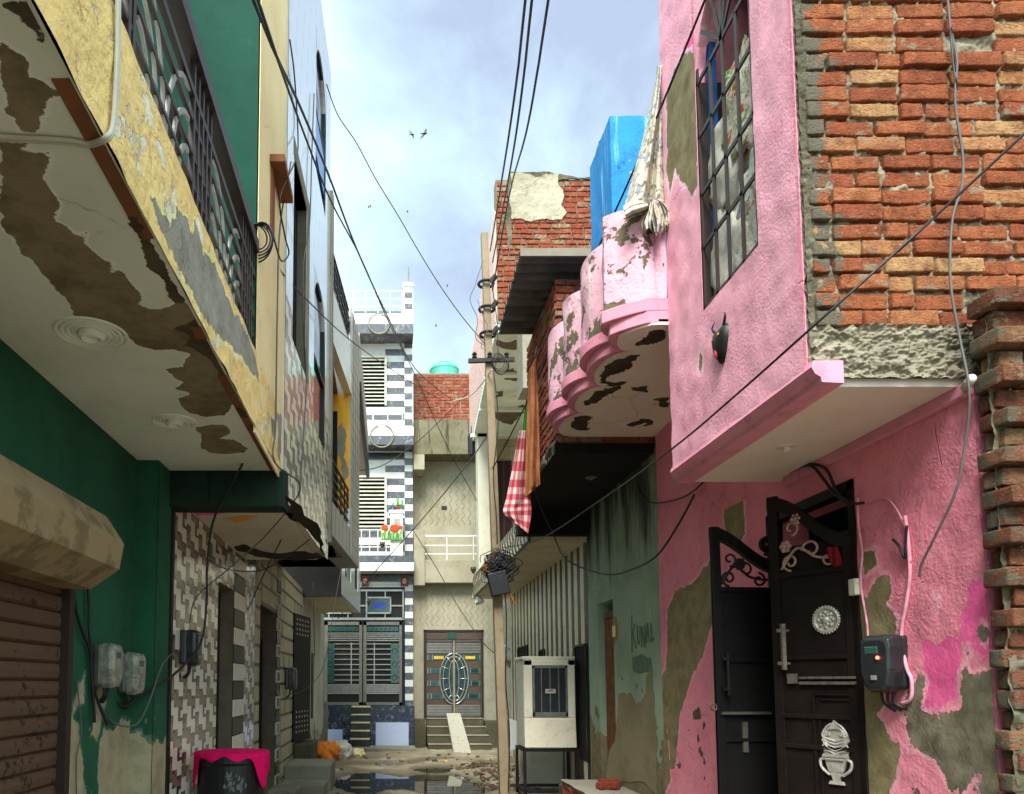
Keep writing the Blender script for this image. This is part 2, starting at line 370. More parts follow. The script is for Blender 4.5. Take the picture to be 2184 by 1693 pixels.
M['bluebag'] = multi('blue_printed_sack', '#c9c5b6', ['#3f7aa8', '#d8d4c6', '#9a927e'], 8)
M['floral'] = multi('faded_floral_cloth', '#b8b09e', ['#7d8496', '#c4bda8', '#6f6a60'], 14)
def frame_solid(fr, mb, pts, n0, n1, m=0):
    mb.prism([fr.pt(u, v, n0) for u, v in pts], fr.n * (n1 - n0), m)
def zp(pts, x0, y0, s): return [((x0 + x / s) / 1.40724, (y0 + y / s) / 1.40724) for x, y in pts]
def sdist(P, poly):
    A = np.array(poly, float); B = np.roll(A, -1, 0); best = np.full(len(P), 1e9); ins = np.zeros(len(P), bool)
    for a, b in zip(A, B):
        ab = b - a; L = max(1e-12, ab @ ab); tt = np.clip(((P - a) @ ab) / L, 0, 1); dd = np.linalg.norm(P - a - tt[:, None] * ab, axis=1); best = np.minimum(best, dd)
        c = ((a[1] > P[:, 1]) != (b[1] > P[:, 1])); xi = (b[0] - a[0]) * (P[:, 1] - a[1]) / ((b[1] - a[1]) if abs(b[1] - a[1]) > 1e-12 else 1e-12) + a[0]
        ins ^= c & (P[:, 0] < xi)
    return np.where(ins, best, -best)
def masked(parent, name, fr, u0, u1, v0, v1, res, mat, layers, holes=(), n=.002, amp=.0, clip=None):
    """a plaster face whose paint has come away inside the traced areas (stored as signed distance)"""
    nu = int((u1 - u0) / res); nv = int((v1 - v0) / res); mb = MB(); st = 0
    us = np.linspace(u0, u1, nu + 1); vs = np.linspace(v0, v1, nv + 1); UU, VV = np.meshgrid(us, vs); P = np.stack([UU.ravel(), VV.ravel()], 1)
    cm = sdist(P, clip) if clip else None
    for q in P: mb.v.append(fr.pt(q[0], q[1], n + (noise.noise(V((q[0] * 7, q[1] * 7, 1))) * amp if amp else 0)))
    for j in range(nv):
        for i in range(nu):
            cu, cv = (us[i] + us[i + 1]) / 2, (vs[j] + vs[j + 1]) / 2
            if any(h[0] < cu < h[1] and h[2] < cv < h[3] for h in holes): continue
            if cm is not None and cm[j * (nu + 1) + i] < .006: continue
            a = j * (nu + 1) + i; mb.f.append([a, a + 1, a + nu + 2, a + nu + 1]); mb.m.append(0)
    o = mb.build(name, mat, parent, smooth=True)
    for at_, polys in layers.items():
        d = np.full(len(P), -.5)
        for pl in polys: d = np.maximum(d, sdist(P, [fr.at(*q) for q in pl]))
        at = o.data.attributes.new(at_, 'FLOAT', 'POINT'); at.data.foreach_set('value', (np.clip(d, -.5, .3) + 1).astype(np.float32))
    return o
def rough_poly(pts, depth=4, amp=.12, seed=0):
    rnd = random.Random(seed)
    for d in range(depth):
        out = []
        for i, p in enumerate(pts):
            q = pts[(i + 1) % len(pts)]; dx, dy = q[0] - p[0], q[1] - p[1]; k = rnd.uniform(-amp, amp)
            out += [p, ((p[0] + q[0]) / 2 - dy * k, (p[1] + q[1]) / 2 + dx * k)]
        pts = out
    return pts
def patch(parent, fr, px, mat, name='bare_plaster_patch', th=.004, seed=1, amp=.13, depth=4, label=None, uv=False):
    pts = px if uv else [fr.at(*p) for p in px]
    mb = MB(); frame_solid(fr, mb, rough_poly(pts, depth, amp, seed), .0005, th); return mb.build(name, mat, parent, label=label)
def curve(pts, n=6):
    """smooth polyline through points (Catmull-Rom)"""
    pts = [V(p) for p in pts]; out = []
    for i in range(len(pts) - 1):
        p0, p1, p2, p3 = pts[max(i - 1, 0)], pts[i], pts[i + 1], pts[min(i + 2, len(pts) - 1)]
        for k in range(n):
            t = k / n; out.append(.5 * (2 * p1 + (p2 - p0) * t + (2 * p0 - 5 * p1 + 4 * p2 - p3) * t * t + (3 * p1 - p0 - 3 * p2 + p3) * t ** 3))
    out.append(pts[-1]); return out
def brick_wall(mb, fr, u0, u1, v0, v1, bl=.235, bh=.084, g=.012, th=.05, near=False, jit=.004, seed=3, n0=0, ragged=None):
    rnd = random.Random(seed); row = 0; v = v0
    while v < v1 - .02:
        u = u0 - (bl / 2 if row % 2 else 0) - rnd.uniform(0, .03)
        while u < u1:
            L = bl if rnd.random() > .12 else bl * .5
            a, b = max(u, u0), min(u + L - g, u1); c, d = v, min(v + bh - g, v1)
            if ragged: a = max(a, ragged(row))
            if b - a > .03 and (not near or rnd.random() > .015):
                pr = n0 + th + rnd.uniform(-.008, .008) * (1.6 if near else .8)
                if near: round_brick(mb, fr, a, b, c + rnd.uniform(-.003, .003), d + rnd.uniform(-.004, .004), n0 - .02, pr, rnd)
                else:
                    j = lambda: rnd.uniform(-jit, jit)
                    p = [(a + j(), c + j()), (b + j(), c + j()), (b + j(), d + j()), (a + j(), d + j())]; e = .006
                    q = [(p[0][0] + e, p[0][1] + e), (p[1][0] - e, p[1][1] + e), (p[2][0] - e, p[2][1] - e), (p[3][0] + e, p[3][1] - e)]
                    st = len(mb.v)
                    mb.v += [fr.pt(x, y, n0) for x, y in p] + [fr.pt(x, y, pr - e) for x, y in p] + [fr.pt(x, y, pr) for x, y in q]
                    for r in (0, 4):
                        for k in range(4):
                            k2 = (k + 1) % 4; mb.f.append([st + r + k, st + r + k2, st + r + 4 + k2, st + r + 4 + k]); mb.m.append(0)
                    mb.f.append([st + 8 + k for k in range(4)]); mb.m.append(0)
            u += L
        v += bh; row += 1
def round_brick(mb, fr, a, b, c, d, n0, n1, rnd):
    nu, nv, nn = 12, 6, 4; r = .0055; ce = ((a + b) / 2, (c + d) / 2, (n0 + n1) / 2); h = ((b - a) / 2, (d - c) / 2, (n1 - n0) / 2)
    off = V((rnd.uniform(0, 50), rnd.uniform(0, 50), rnd.uniform(0, 50))); rot = rnd.uniform(-.018, .018)
    idx = {}; st = len(mb.v)
    def vert(i, j, k):
        if (i, j, k) in idx: return idx[(i, j, k)]
        g_ = lambda q, m_, hh: -hh if q == 0 else hh if q == m_ else (-hh + r * 1.15) + (2 * hh - 2.3 * r) * (q - 1) / max(1, m_ - 2)
        p = V((g_(i, nu, h[0]), g_(j, nv, h[1]), g_(k, nn, h[2])))
        q = V([max(-h[t] + r, min(h[t] - r, p[t])) for t in range(3)]); dd = p - q
        if dd.length > 1e-6: p = q + dd.normalized() * r
        w = V(p) + V((ce[0], ce[1], ce[2])); nz = noise.noise_vector(w * 11 + off) * .0045 + noise.noise_vector(w * 45 + off) * .003
        p = p + nz; p = V((p.x, p.y + p.x * rot, p.z))
        idx[(i, j, k)] = len(mb.v); mb.v.append(fr.pt(ce[0] + p.x, ce[1] + p.y, ce[2] + p.z)); return idx[(i, j, k)]
    for i in range(nu):
        for j in range(nv): mb.f.append([vert(i, j, nn), vert(i + 1, j, nn), vert(i + 1, j + 1, nn), vert(i, j + 1, nn)]); mb.m.append(0)
    for k in range(nn):
        for i in range(nu):
            for j in (0, nv): mb.f.append([vert(i, j, k), vert(i + 1, j, k), vert(i + 1, j, k + 1), vert(i, j, k + 1)]); mb.m.append(0)
        for j in range(nv):
            for i in (0, nu): mb.f.append([vert(i, j, k), vert(i, j + 1, k), vert(i, j + 1, k + 1), vert(i, j, k + 1)]); mb.m.append(0)
def mortar_sheet(mb, fr, u0, u1, v0, v1, n, amp=.012, nu=120, nv=120, sc=16, va=1.0):
    def fn(a, b):
        u = u0 + (u1 - u0) * a; v = v0 + (v1 - v0) * b
        k = noise.noise(V((u * sc, v * sc * va, 3))) * amp + noise.noise(V((u * sc * 3, v * sc * 3 * va, 9))) * amp * .5
        return fr.pt(u, v, n + k)
    mb.grid(fn, nu, nv)
def tiles(mb, fr, u0, u1, v0, v1, du, dv, fn, n=.0, holes=()):
    nu = max(1, round((u1 - u0) / du)); nv = max(1, round((v1 - v0) / dv))
    for j in range(nv):
        for i in range(nu):
            a, b = u0 + (u1 - u0) * i / nu, u0 + (u1 - u0) * (i + 1) / nu; c, d = v0 + (v1 - v0) * j / nv, v0 + (v1 - v0) * (j + 1) / nv
            mu, mv = (a + b) / 2, (c + d) / 2
            if any(h[0] < mu < h[1] and h[2] < mv < h[3] for h in holes): continue
            mb.face([fr.pt(a, c, n), fr.pt(b, c, n), fr.pt(b, d, n), fr.pt(a, d, n)], fn(i, j))
BASKET = ["WWBBBM", "WWMBBB", "WWWWDD", "WWWWDW", "DDWWDW", "DMWWDD", "DBWWWW", "BBWWWW", "MBDBWW", "BBBMWW", "BMBBDM"]
def basket(i, j):
    return {'W': 0, 'B': 1, 'D': 2, 'M': 3}[BASKET[(-j) % 11][i % 6]]
BASKM = [M['tile_w'], M['tile_b'], M['tile_d'], M['tile_m']]
CABLES = []
def cable(label, pts, r=.006, mat='cable', n=5, name='cable', group=None, sag=True, parts=None):
    mb = MB(); p3 = [p if isinstance(p, V) else atY(*p) for p in pts]
    if isinstance(pts[0], tuple) and (pts[0][1] < -15 or pts[0][0] > 2183): p3 = [p3[0] + (p3[0] - p3[1]).normalized() * 6] + p3
    mb.tube(curve(p3, n), r, 6); o = mb.build(name, M[mat], None, smooth=True); tag(o, label, 'cable', group); return o
# ================================================================ LEFT SIDE
# ---- green house with the peeling balcony
g = thing('green_house', 'green painted house with flaking white balcony soffit and yellow peeling balcony edge', 'house', (-1.7, 4, 0))
mb = MB(); mb.box((-2.1, -1.5, 0), (-1.7, 5.28, 3.1)); w = mb.build('wall', M['greenlow'], g)
FL = Fr((-1.7, 0, 0), (0, 1, 0), (0, 0, 1))
mb = MB(); mb.box((-1.9, 4.953, 0), (-1.553, 5.25, 3.1)); mb.build('pilaster', M['greenlow'], g, bevel=.004)
FP = Fr((0, 4.95, 0), (1, 0, 0), (0, 0, 1)); FPS = Fr((-1.55, 0, 0), (0, 1, 0), (0, 0, 1))
def uvp(fr, pts): return [tuple_px(fr, *q) for q in pts]
class UV:
    def __init__(s, fr): s.fr = fr
    def at(s, u, v): return (u, v)
    def pt(s, *a): return s.fr.pt(*a)
masked(g, 'wall_face', UV(FL), 3.8, 4.95, 0, 3.08, .02, M['greenlow'], {'bare': [[(3.7, 0), (3.7, 1.27), (3.92, 1.38), (4.0, 1.44), (4.12, 1.38), (4.2, 1.2), (4.26, .95), (4.22, .6), (4.26, 0)], [(4.36, 0), (4.38, .7), (4.44, 1.0), (4.42, 1.18), (4.5, 1.33), (4.66, 1.3), (4.8, 1.38), (5.1, 1.36), (5.1, 0)], [(4.3, 1.3), (4.4, 1.26), (4.5, 1.5), (4.42, 1.6), (4.34, 1.52)], [(4.05, 1.44), (4.18, 1.5), (4.2, 1.66), (4.1, 1.6)]]})
masked(g, 'pilaster_face', UV(FP), -1.70, -1.552, 0, 3.08, .02, M['greenlow'], {'bare': [[(-1.9, -.1), (-1.9, 1.2), (-1.66, 1.28), (-1.6, 1.24), (-1.5, 1.22), (-1.5, -.1)]]})
masked(g, 'pilaster_side', UV(FPS), 4.952, 5.248, 0, 3.08, .02, M['greenlow'], {'bare': [[(4.9, -.1), (4.9, 1.2), (5.05, 1.24), (5.15, 1.18), (5.4, 1.3), (5.4, -.1)]]})
# balcony slab
slab = MB(); slab.box((-2.3, -1.5, 3.1), (-.79, 5.28, 3.5)); slab.build('balcony_slab', M['soffit'], g)
FS = Fr((0, 0, 3.1), (0, 1, 0), (1, 0, 0))
big = [(0, 300), (60, 302), (50, 320), (105, 325), (110, 345), (90, 380), (100, 395), (130, 430), (120, 470), (150, 485), (165, 500), (185, 495), (185, 520), (225, 555), (245, 560), (235, 580), (262, 575), (300, 630), (297, 650), (310, 660), (340, 660), (390, 640), (440, 700), (440, 730), (450, 760), (487, 790), (505, 855), (480, 885), (440, 890), (400, 880), (378, 850), (405, 838), (370, 828), (392, 815), (360, 795), (345, 785), (395, 783), (405, 755), (365, 745), (330, 745), (290, 735), (258, 715), (205, 690), (165, 680), (155, 655), (110, 600), (65, 550), (40, 540), (25, 505), (0, 480)]
FLK = [big, [(418, 910), (450, 905), (480, 905), (492, 920), (470, 935), (500, 935), (530, 955), (520, 965), (480, 968), (445, 965), (425, 950), (428, 935)], [(0, 92), (30, 110), (62, 125), (60, 165), (85, 170), (130, 200), (110, 210), (95, 245), (70, 280), (45, 278), (30, 255), (0, 235)]]
FLD = [[(0, 0), (70, 0), (110, 85), (85, 95), (60, 55), (20, 20), (5, 10)], [(200, 303), (222, 320), (300, 460), (345, 555), (395, 640), (370, 645), (345, 600), (318, 575), (290, 500), (265, 460), (285, 445), (250, 390)], [(440, 665), (470, 720), (500, 790), (508, 830), (485, 840), (470, 800), (440, 760), (390, 735), (400, 715), (370, 700), (400, 690)]]
masked(g, 'soffit_face', FS, .2, 5.24, -1.69, -.80, .015, M['soffit'], {'bare': FLK, 'grit': FLD})
for a, b in ((1.75, 2.42), (3.05, 3.16), (3.55, 5.26)): band = MB(); band.box((-.84, a, 3.093), (-.795, b, 3.0975)); band.build('painted_drip_band', M['brown'], g)
def rose(name, px, py, r, parent, fr, mat):
    c = fr.P(px, py); mb = MB()
    for k, (q, h) in enumerate(((1, .006), (.84, .010), (.68, .014), (.52, .018))):
        mb.ring(c + fr.n * .002, fr.n, r * q, r * .055, 36, 6)
    mb.lathe(c, fr.n, [(r * .38, 0), (r * .38, .02), (r * .28, .028), (r * .2, .012)], 28)
    return mb.build(name, mat, parent, smooth=False)
rose('ceiling_rose', 195, 710, .145, g, FS, M['soffit']); rose('ceiling_rose', 372, 898, .12, g, FS, M['soffit'])
# yellow edge and pier
FF = Fr((-.78, 0, 0), (0, 1, 0), (0, 0, 1))
mb = MB(); mb.box((-.83, -1.5, 3.101), (-.79, 5.28, 3.515)); mb.build('balcony_fascia', M['yellow'], g)
FBARE = [[(318, 425), (338, 442), (350, 448), (362, 490), (375, 448), (395, 460), (405, 500), (415, 470), (430, 540), (455, 560), (490, 650), (520, 700), (535, 740), (552, 800), (548, 810), (520, 770), (495, 745), (470, 720), (440, 690), (400, 610), (370, 550), (335, 480)], [(585, 885), (598, 880), (605, 930), (607, 990), (592, 985)], [(575, 880), (585, 905), (590, 935), (580, 930)]]
FWASH = [[(345, 440), (355, 425), (366, 445), (366, 490), (355, 470)], [(415, 450), (424, 470), (436, 530), (425, 520)], [(480, 460), (492, 480), (490, 530), (478, 500)], [(498, 540), (510, 560), (516, 620), (505, 600)], [(330, 300), (345, 320), (350, 360), (336, 340)]]
masked(g, 'fascia_face', FF, 1.0, 5.27, 3.085, 3.515, .015, M['yellow'], {'bare': FBARE, 'wash': FWASH}, n=.004, amp=.008)
mb = MB(); mb.box((-1.95, 4.25, 3.5), (-.782, 5.3, 7.6), 0, {'+x': 1}); mb.box((-.79, 4.25, 3.05), (-.778, 5.3, 7.6), 1)
mb.build('pier', [M['green'], M['cream']], g)
mb = MB(); mb.box((-.78, 4.62, 4.98), (-.68, 5.05, 5.03)); mb.box((-.78, 4.66, 4.55), (-.765, 4.78, 4.98)); mb.build('niche_hood', M['brown'], g)
mb = MB(); mb.box((-2.0, -1.5, 3.5), (-1.9, 4.25, 7.6)); mb.build('upper_wall', M['green'], g)
mb = MB(); mb.box((-1.95, 4.2, 3.5), (-1.25, 4.249, 5.0)); mb.build('doorway', M['dark'], g)
mb = MB(); mb.box((-2.1, 5.281, 2.84), (-.74, 5.4, 3.12)); mb.box((-1.6, 5.2, 2.84), (-.745, 5.281, 3.099)); mb.build('end_beam', wall('shade_darkened_green_paint', '#1c3628', '#101c16', bump=.4, grime=.6, streak='#0f1512', sthr=.55), g)  # near-black green: the beam's deep shade is painted into its colour
# balcony railing
XR = -.80
def rp(y, z): return V((XR, y, z))
mb = MB()
mb.box((XR - .03, -.6, 4.13), (XR + .03, 4.24, 4.2)); mb.box((XR - .012, -.6, 3.97), (XR + .012, 4.24, 4.0))
for z in (3.6, 3.72, 3.86): mb.box((XR - .009, -.6, z), (XR + .009, 4.24, z + .018))
mb.build('balcony_railing', M['metalbr'], g)
for ys in ((1.98, 2.02, 2.12, 2.16), (2.86, 2.93, 3.0, 3.07, 3.14), (3.86, 3.93, 4.0, 4.07, 4.14)):
    m2 = MB()
    for y in ys: m2.box((XR - .011, y, 3.5), (XR + .011, y + .022, 4.13))
    m2.build('railing_bars', M['metalbr'], g)
for y0, y1 in ((2.2, 2.84), (3.2, 3.84), (1.3, 1.94)):
    for k in range(3):
        R = .29 - .085 * k
        for c, sgn in ((y0 + .02, 1), (y1 - .02, -1)):
            m2 = MB(); pts = [rp(c + sgn * R * math.sin(t * math.pi / 16), 3.52 + R * 1.55 * abs(math.cos(t * math.pi / 16))) for t in range(0, 9)]
            for a, b in zip(pts, pts[1:]): m2.bar(a, b, .02, .01, up=(1, 0, 0))
            m2.build('railing_arc', M['metalgrey'], g)
# roller shutter and its housing
mb = MB(); Y0, Y1 = .4, 3.74; n = 26
prof = []
for k in range(n):
    z = .0 + k * .085
    prof += [(-1.66, z), (-1.645, z + .012), (-1.64, z + .045), (-1.645, z + .075), (-1.665, z + .083)]
mb.grid(lambda a, b: V((prof[min(int(b * (len(prof) - 1) + .5), len(prof) - 1)][0], Y0 + (Y1 - Y0) * a, prof[min(int(b * (len(prof) - 1) + .5), len(prof) - 1)][1])), 4, len(prof) - 1)
t = NT('rusty_shutter'); n1 = t.noise(22, 8, .75); n2 = t.noise(3, 5, .6); mk = t.math('ADD', n1, t.math('MULTIPLY', n2, .5))
t.done(t.mix(t.step(mk, .83, .86), t.mix(n2, lin('#4c3527'), lin('#5c4432')), lin('#221a15')), .75, t.bump(t.step(mk, .86, .9), .5, .004), .3); M['shutter'] = t.mat
sh = mb.build('roller_shutter', M['shutter'], g)
mb = MB(); mb.box((-1.70, 3.74, 0), (-1.60, 3.80, 2.1)); mb.build('shutter_rail', M['metalbr'], sh)
mb = MB(); pf = [(-1.7, 2.50), (-1.43, 2.44), (-1.34, 2.30), (-1.36, 2.17), (-1.5, 2.07), (-1.7, 2.07)]
mb.prism([V((x, .2, z)) for x, z in pf], (0, 3.55, 0)); t = NT('worn_housing_paint'); n1 = t.noise(4.5, 9, .7); n2 = t.noise(9, 6, .7)
t.done(t.mix(t.step(n1, .5, .58), t.mix(n2, lin('#988462'), lin('#7a684c')), t.mix(n2, lin('#61543f'), lin('#786848'))), .8, t.bump(n2, .3, .006), .25); M['housing'] = t.mat
mb.build('shutter_housing', M['housing'], g, bevel=.004)

# ---- tiled house
h = thing('tiled_house', 'tall house clad in basket pattern tiles with overhanging glossy facade and arched windows', 'house', (-1.55, 6.9, 0))
LW = Fr((-1.55, 0, 0), (0, 1, 0), (0, 0, 1))
mb = MB(); mb.box((-1.9, 5.3, 0), (-1.556, 6.75, 3.0)); mb.box((-1.9, 7.45, 0), (-1.556, 8.62, 3.0)); mb.box((-1.9, 6.75, 2.52), (-1.556, 7.45, 3.0))
mb.build('wall', M['tile_grout'], h)
for q in ((5.3, 6.75, 0), (6.75, 7.47, 2.52), (8.0, 8.62, 0)): mb = MB(); tiles(mb, LW, *q, 2.95, .06, .0264, basket); mb.build('tile_cladding', BASKM, h)
mb = MB()
for k in range(16):
    m_ = 0 if k % 2 else 1
    mb.fbox(LW, 7.45, 8.0, k * .18 + .006, k * .18 + .174, 0, .012 if k % 2 else .006, m_)
mb.build('chequered_jamb', [plain('pale_jamb_tile', '#e2ddd0', .4, 0, .12), plain('dark_jamb_tile', '#332a20', .4)], h, bevel=.003)
mb = MB(); mb.box((-1.6, 5.26, 0), (-1.535, 5.31, 2.95)); mb.build('corner_trim', M['metalbk'], h)
d = MB(); d.box((-1.75, 6.75, .1), (-1.72, 7.45, 2.52)); dd = d.build('door', M['doorbk'], h)
d = MB()
for y in (6.79, 6.97, 7.18, 7.4): d.box((-1.72, y - .02, .1), (-1.68, y + .02, 2.5))
for z in (.4, .9, 1.3, 1.7, 2.05, 2.35): d.box((-1.72, 6.75, z), (-1.69, 7.45, z + .03))
d.build('door_frame', M['metalbr'], dd)
d = MB(); d.box((-1.70, 6.93, 1.05), (-1.685, 7.05, 1.75)); d.build('paper_notice', M['white'], dd)
LF = Fr((-.76, 5.3, 0), (.093, 2.75, 0), (0, 0, 1)); LFL = 2.752
WT = LF.u
def facade_box(mb, fr, u0, u1, v0, v1, n0, n1, m=0): mb.fbox(fr, u0, u1, v0, v1, n0, n1, m)
# windows of the facade (u range, z range)
wins = [(1.5, 2.4, 4.0, 5.55, True), (1.5, 2.35, 6.55, 7.95, True)]
rw = (.28, 1.0, 4.25, 5.75)
holes = [(a, b, c, d_) for a, b, c, d_, _ in wins] + [rw]
mb = MB()
us = sorted({0, LFL} | {x for hh in holes for x in hh[:2]}); vs = sorted({2.95, 8.55} | {x for hh in holes for x in hh[2:]})
for a, b in zip(us, us[1:]):
    for c, d_ in zip(vs, vs[1:]):
        if any(q[0] < (a + b) / 2 < q[1] and q[2] < (c + d_) / 2 < q[3] for q in holes): continue
        mb.fbox(LF, a, b, c, d_, -.14, -.004)
mb.box((-2.2, 5.32, 2.95), (-.9, 8.02, 3.05)); mb.box((-2.2, 5.42, 8.45), (-.9, 8.02, 8.55)); mb.box((-2.2, 7.95, 2.95), (-.68, 8.04, 8.55)); mb.box((-2.2, 5.42, 3.0), (-.775, 5.45, 8.5))
mb.build('facade_wall', M['white'], h)
mb = MB(); mb.box((-1.56, 5.41, 2.93), (-.78, 8.04, 2.949)); mb.build('balcony_soffit', M['white'], h)
FS2 = Fr((0, 0, 2.93), (0, 1, 0), (1, 0, 0))
patch(h, FS2, [(500, 1165), (520, 1160), (560, 1175), (600, 1180), (650, 1175), (690, 1187), (640, 1195), (590, 1192), (540, 1185)], M['flakedark'], seed=41, depth=3, amp=.15)
patch(h, FS2, [(600, 1075), (610, 1065), (630, 1095), (640, 1115), (625, 1110), (618, 1098)], M['flakedark'], seed=42, depth=3, amp=.2)
patch(h, FS2, [(600, 1052), (612, 1058), (695, 1183), (688, 1183)], M['flakedark'], seed=43, depth=3, amp=.1)
patch(h, FS2, [(405, 1090), (450, 1085), (480, 1092), (450, 1097), (420, 1098)], M['hotpink'], name='festive_decal', seed=44, depth=2, amp=.15)
patch(h, FS2, [(480, 1105), (515, 1098), (550, 1100), (530, 1108), (500, 1115)], M['orange'], name='festive_decal', seed=45, depth=2, amp=.15)
mb = MB(); tiles(mb, LF, 0, LFL, 2.93, 8.55, .0612, .0264, lambda i, j: basket(i, j) if j < 58 else (4 if (i * 7 + j // 5) % 9 else 5), holes=holes); mb.build('facade_tiles', BASKM + [glassy('sky_glare_white_tile', '#dfe5ea', .14, .5), glassy('sky_glare_grey_tile', '#cdd4da', .14, .5)], h)  # upper courses paler: the sky's reflection is painted into the tile colour
for a, b, c, d_, arch in wins:
    wm = MB(); wm.fbox(LF, a, b, c, d_, -.04, -.03); wo = wm.build('window', M['glass'], h)
    fm = MB()
    for x in (a, b - .04): fm.fbox(LF, x, x + .04, c, d_, -.03, -.005)
    for zz in (c, c + (d_ - c) * .45, d_ - .04): fm.fbox(LF, a, b, zz, zz + .04, -.03, -.008)
    # arch spandrels
    sp_ = MB()
    for sgn in (0, 1):
        pts = [];
        for k in range(9):
            t_ = math.pi / 2 * k / 8; x = (b - a) / 2 * math.cos(t_); z = .42 * math.sin(t_)
            pts.append(((a + b) / 2 + (x if sgn else -x), d_ - .42 + z))
        pts.append((b if sgn else a, d_)); frame_solid(LF, sp_, pts, -.12, -.0)
    fm.build('window_frame', M['metalbk'], wo); sp_.build('arch_spandrel', M['m_white'], wo)
    if c > 6: bs_ = MB(); bs_.fbox(LF, a + .04, b - .04, c + .22, c + .62, -.028, -.012); bs_.build('blue_shutter', glassy('blue_shutter_paint', '#2f6fc0', .25), wo)
a, b, c, d_ = rw; wm = MB(); wm.fbox(LF, a, b, c, d_, -.2, -.19); wo = wm.build('window', M['glass'], h)
fm = MB()
for k in range(9): x = a + .02 + (b - a - .06) * k / 8; fm.fbox(LF, x, x + .018, c, d_, -.1, -.08)
fm.build('window_bars', M['metalbk'], wo)
fm = MB(); fm.fbox(LF, b, b + .17, c, d_, -.19, .004); fm.fbox(LF, a, b + .17, d_, d_ + .14, -.19, .004); fm.build('window_surround', M['conc'], wo)
mb = MB(); mb.box((-.80, 8.05, 3.12), (-.635, 8.22, 7.15)); mb.build('concrete_post', M['conc'], h, bevel=.01)

# ---- patterned house beyond (yellow recess)
k3 = thing('yellow_balcony_house', 'narrow house with yellow walled balcony recess, dark railing and wave patterned tiles', 'house', (-1.55, 10.9, 0))
mb = MB(); mb.box((-1.9, 8.63, 0), (-1.552, 8.96, 3.3)); mb.box((-1.9, 8.96, 2.55), (-1.552, 10.25, 3.3)); mb.box((-1.9, 10.25, 0), (-1.552, 13.32, 3.3)); mb.build('wall', M['tilecd'], k3)
mb = MB(); rnd = random.Random(4)
def brickish(y0, y1, z0, z1):
    z = z0
    while z < z1 - .02:
        zz = min(z + .225, z1); y = y0
        while y < y1 - .02:
            yy = min(y + .15, y1); mb.fbox(LW, y + .006, yy - .006, z + .035, zz - .006, -.004, .004 + rnd.uniform(0, .004), rnd.choice((0, 0, 0, 1))); y = yy
        z = zz
brickish(8.64, 8.95, 0, 3.27); brickish(8.97, 10.24, 2.56, 3.27); brickish(10.62, 13.3, 0, 3.27)
mb.build('tile_cladding', [M['tilec'], plain('tan_wall_tile', '#9a8c6c', .5)], k3)
mb = MB()
for k in range(18):
    z = k * .178; mb.fbox(LW, 10.26, 10.6, z + .004, z + .172, 0, .012, 0 if k % 2 else 1)
    if k % 2: mb.fbox(LW, 10.33, 10.53, z + .03, z + .146, .012, .016, 1)
mb.build('patterned_jamb', [M['white'], M['m_black']], k3)
mb = MB(); mb.box((-1.85, 8.96, .2), (-1.8, 10.25, 2.55)); dd = mb.build('doorway', M['dark'], k3)
mb = MB(); mb.box((-1.8, 9.6, .25), (-1.7, 9.66, 2.2)); mb.box((-1.8, 10.05, .25), (-1.7, 10.1, 2.2)); mb.build('door_post', M['metalbk'], dd)
dl = Fr((-1.55, 12.0, 0), (.17, .9, 0), (0, 0, 1))
mb = MB(); mb.fbox(dl, 0, .9, .66, 2.72, 0, .03); lf = mb.build('iron_door', M['doorbk'], k3)
mb = MB()
for zr in (2.38, 2.46, 2.54, 2.62, .8, .88, .96, 1.04, 1.12):
    for q in range(5): mb.fbox(dl, .12 + q * .15, .16 + q * .15, zr, zr + .03, .03, .034)
mb.build('punched_holes', M['tilec'], lf)
L3 = Fr((-.665, 8.05, 0), (.225, 2.75, 0), (0, 0, 1)); L3L = 2.76
mb = MB(); mb.box((-2.2, 8.06, 3.28), (-.70, 10.78, 3.4)); mb.prism([V((-2, 8.06, 3.28)), V((-.68, 8.06, 3.28)), V((-.45, 10.79, 3.28)), V((-2, 10.79, 3.28))], (0, 0, .1)); mb.build('balcony_slab', wall('mauve_soffit_paint', '#8f7e7e', '#7e6e6e', bump=.2), k3)
mb = MB(); mb.fbox(L3, .2, 1.86, 3.26, 3.64, -.1, 0); mb.fbox(L3, 1.86, L3L, 3.26, 6.72, -.3, 0); mb.build('facade_wall', M['m_grey'], k3)
mb = MB()
for z in range(19): mb.fbox(L3, 1.86, L3L, 3.29 + z * .18, 3.297 + z * .18, 0, .002)
for u in (2.05, 2.3, 2.55): mb.fbox(L3, u, u + .006, 3.28, 6.7, 0, .002)
for u in (.5, .8, 1.1, 1.4, 1.7): mb.fbox(L3, u, u + .006, 3.28, 3.63, 0, .002)
mb.build('tile_joints', M['tilecd'], k3)
y_ = L3.pt(1.86, 0).y
mb = MB(); mb.box((-1.9, y_ - .02, 3.64), (-.535, y_ + .1, 5.5)); mb.build('recess_end_wall', M['orange'], k3)
FY = Fr((0, y_ - .02, 0), (1, 0, 0), (0, 0, 1))
patch(k3, FY, [(730, 900), (737, 920), (736, 950), (743, 1000), (738, 1020), (730, 1040), (727, 1000)], M['conc'], seed=51, depth=3, amp=.2)
mb = MB(); mb.box((-1.9, 8.3, 3.5), (-1.4, 10, 5.5)); mb.build('recess_back_wall', M['orange'], k3)
mb = MB(); mb.box((-.80, y_ - .06, 3.66), (-.70, y_ - .021, 5.25)); mb.build('door_jamb', M['doorbr'], k3)
mb = MB(); mb.box((-1.9, 8.1, 5.5), (-.70, y_, 5.56)); mb.build('recess_ceiling', wall('brown_ceiling_paint', '#7c5a4c', '#6a4a3e', bump=.3), k3)
mb = MB(); mb.fbox(L3, .18, 1.86, 5.5, 6.12, -.1, .0); mb.build('roof_parapet', M['m_white'], k3)
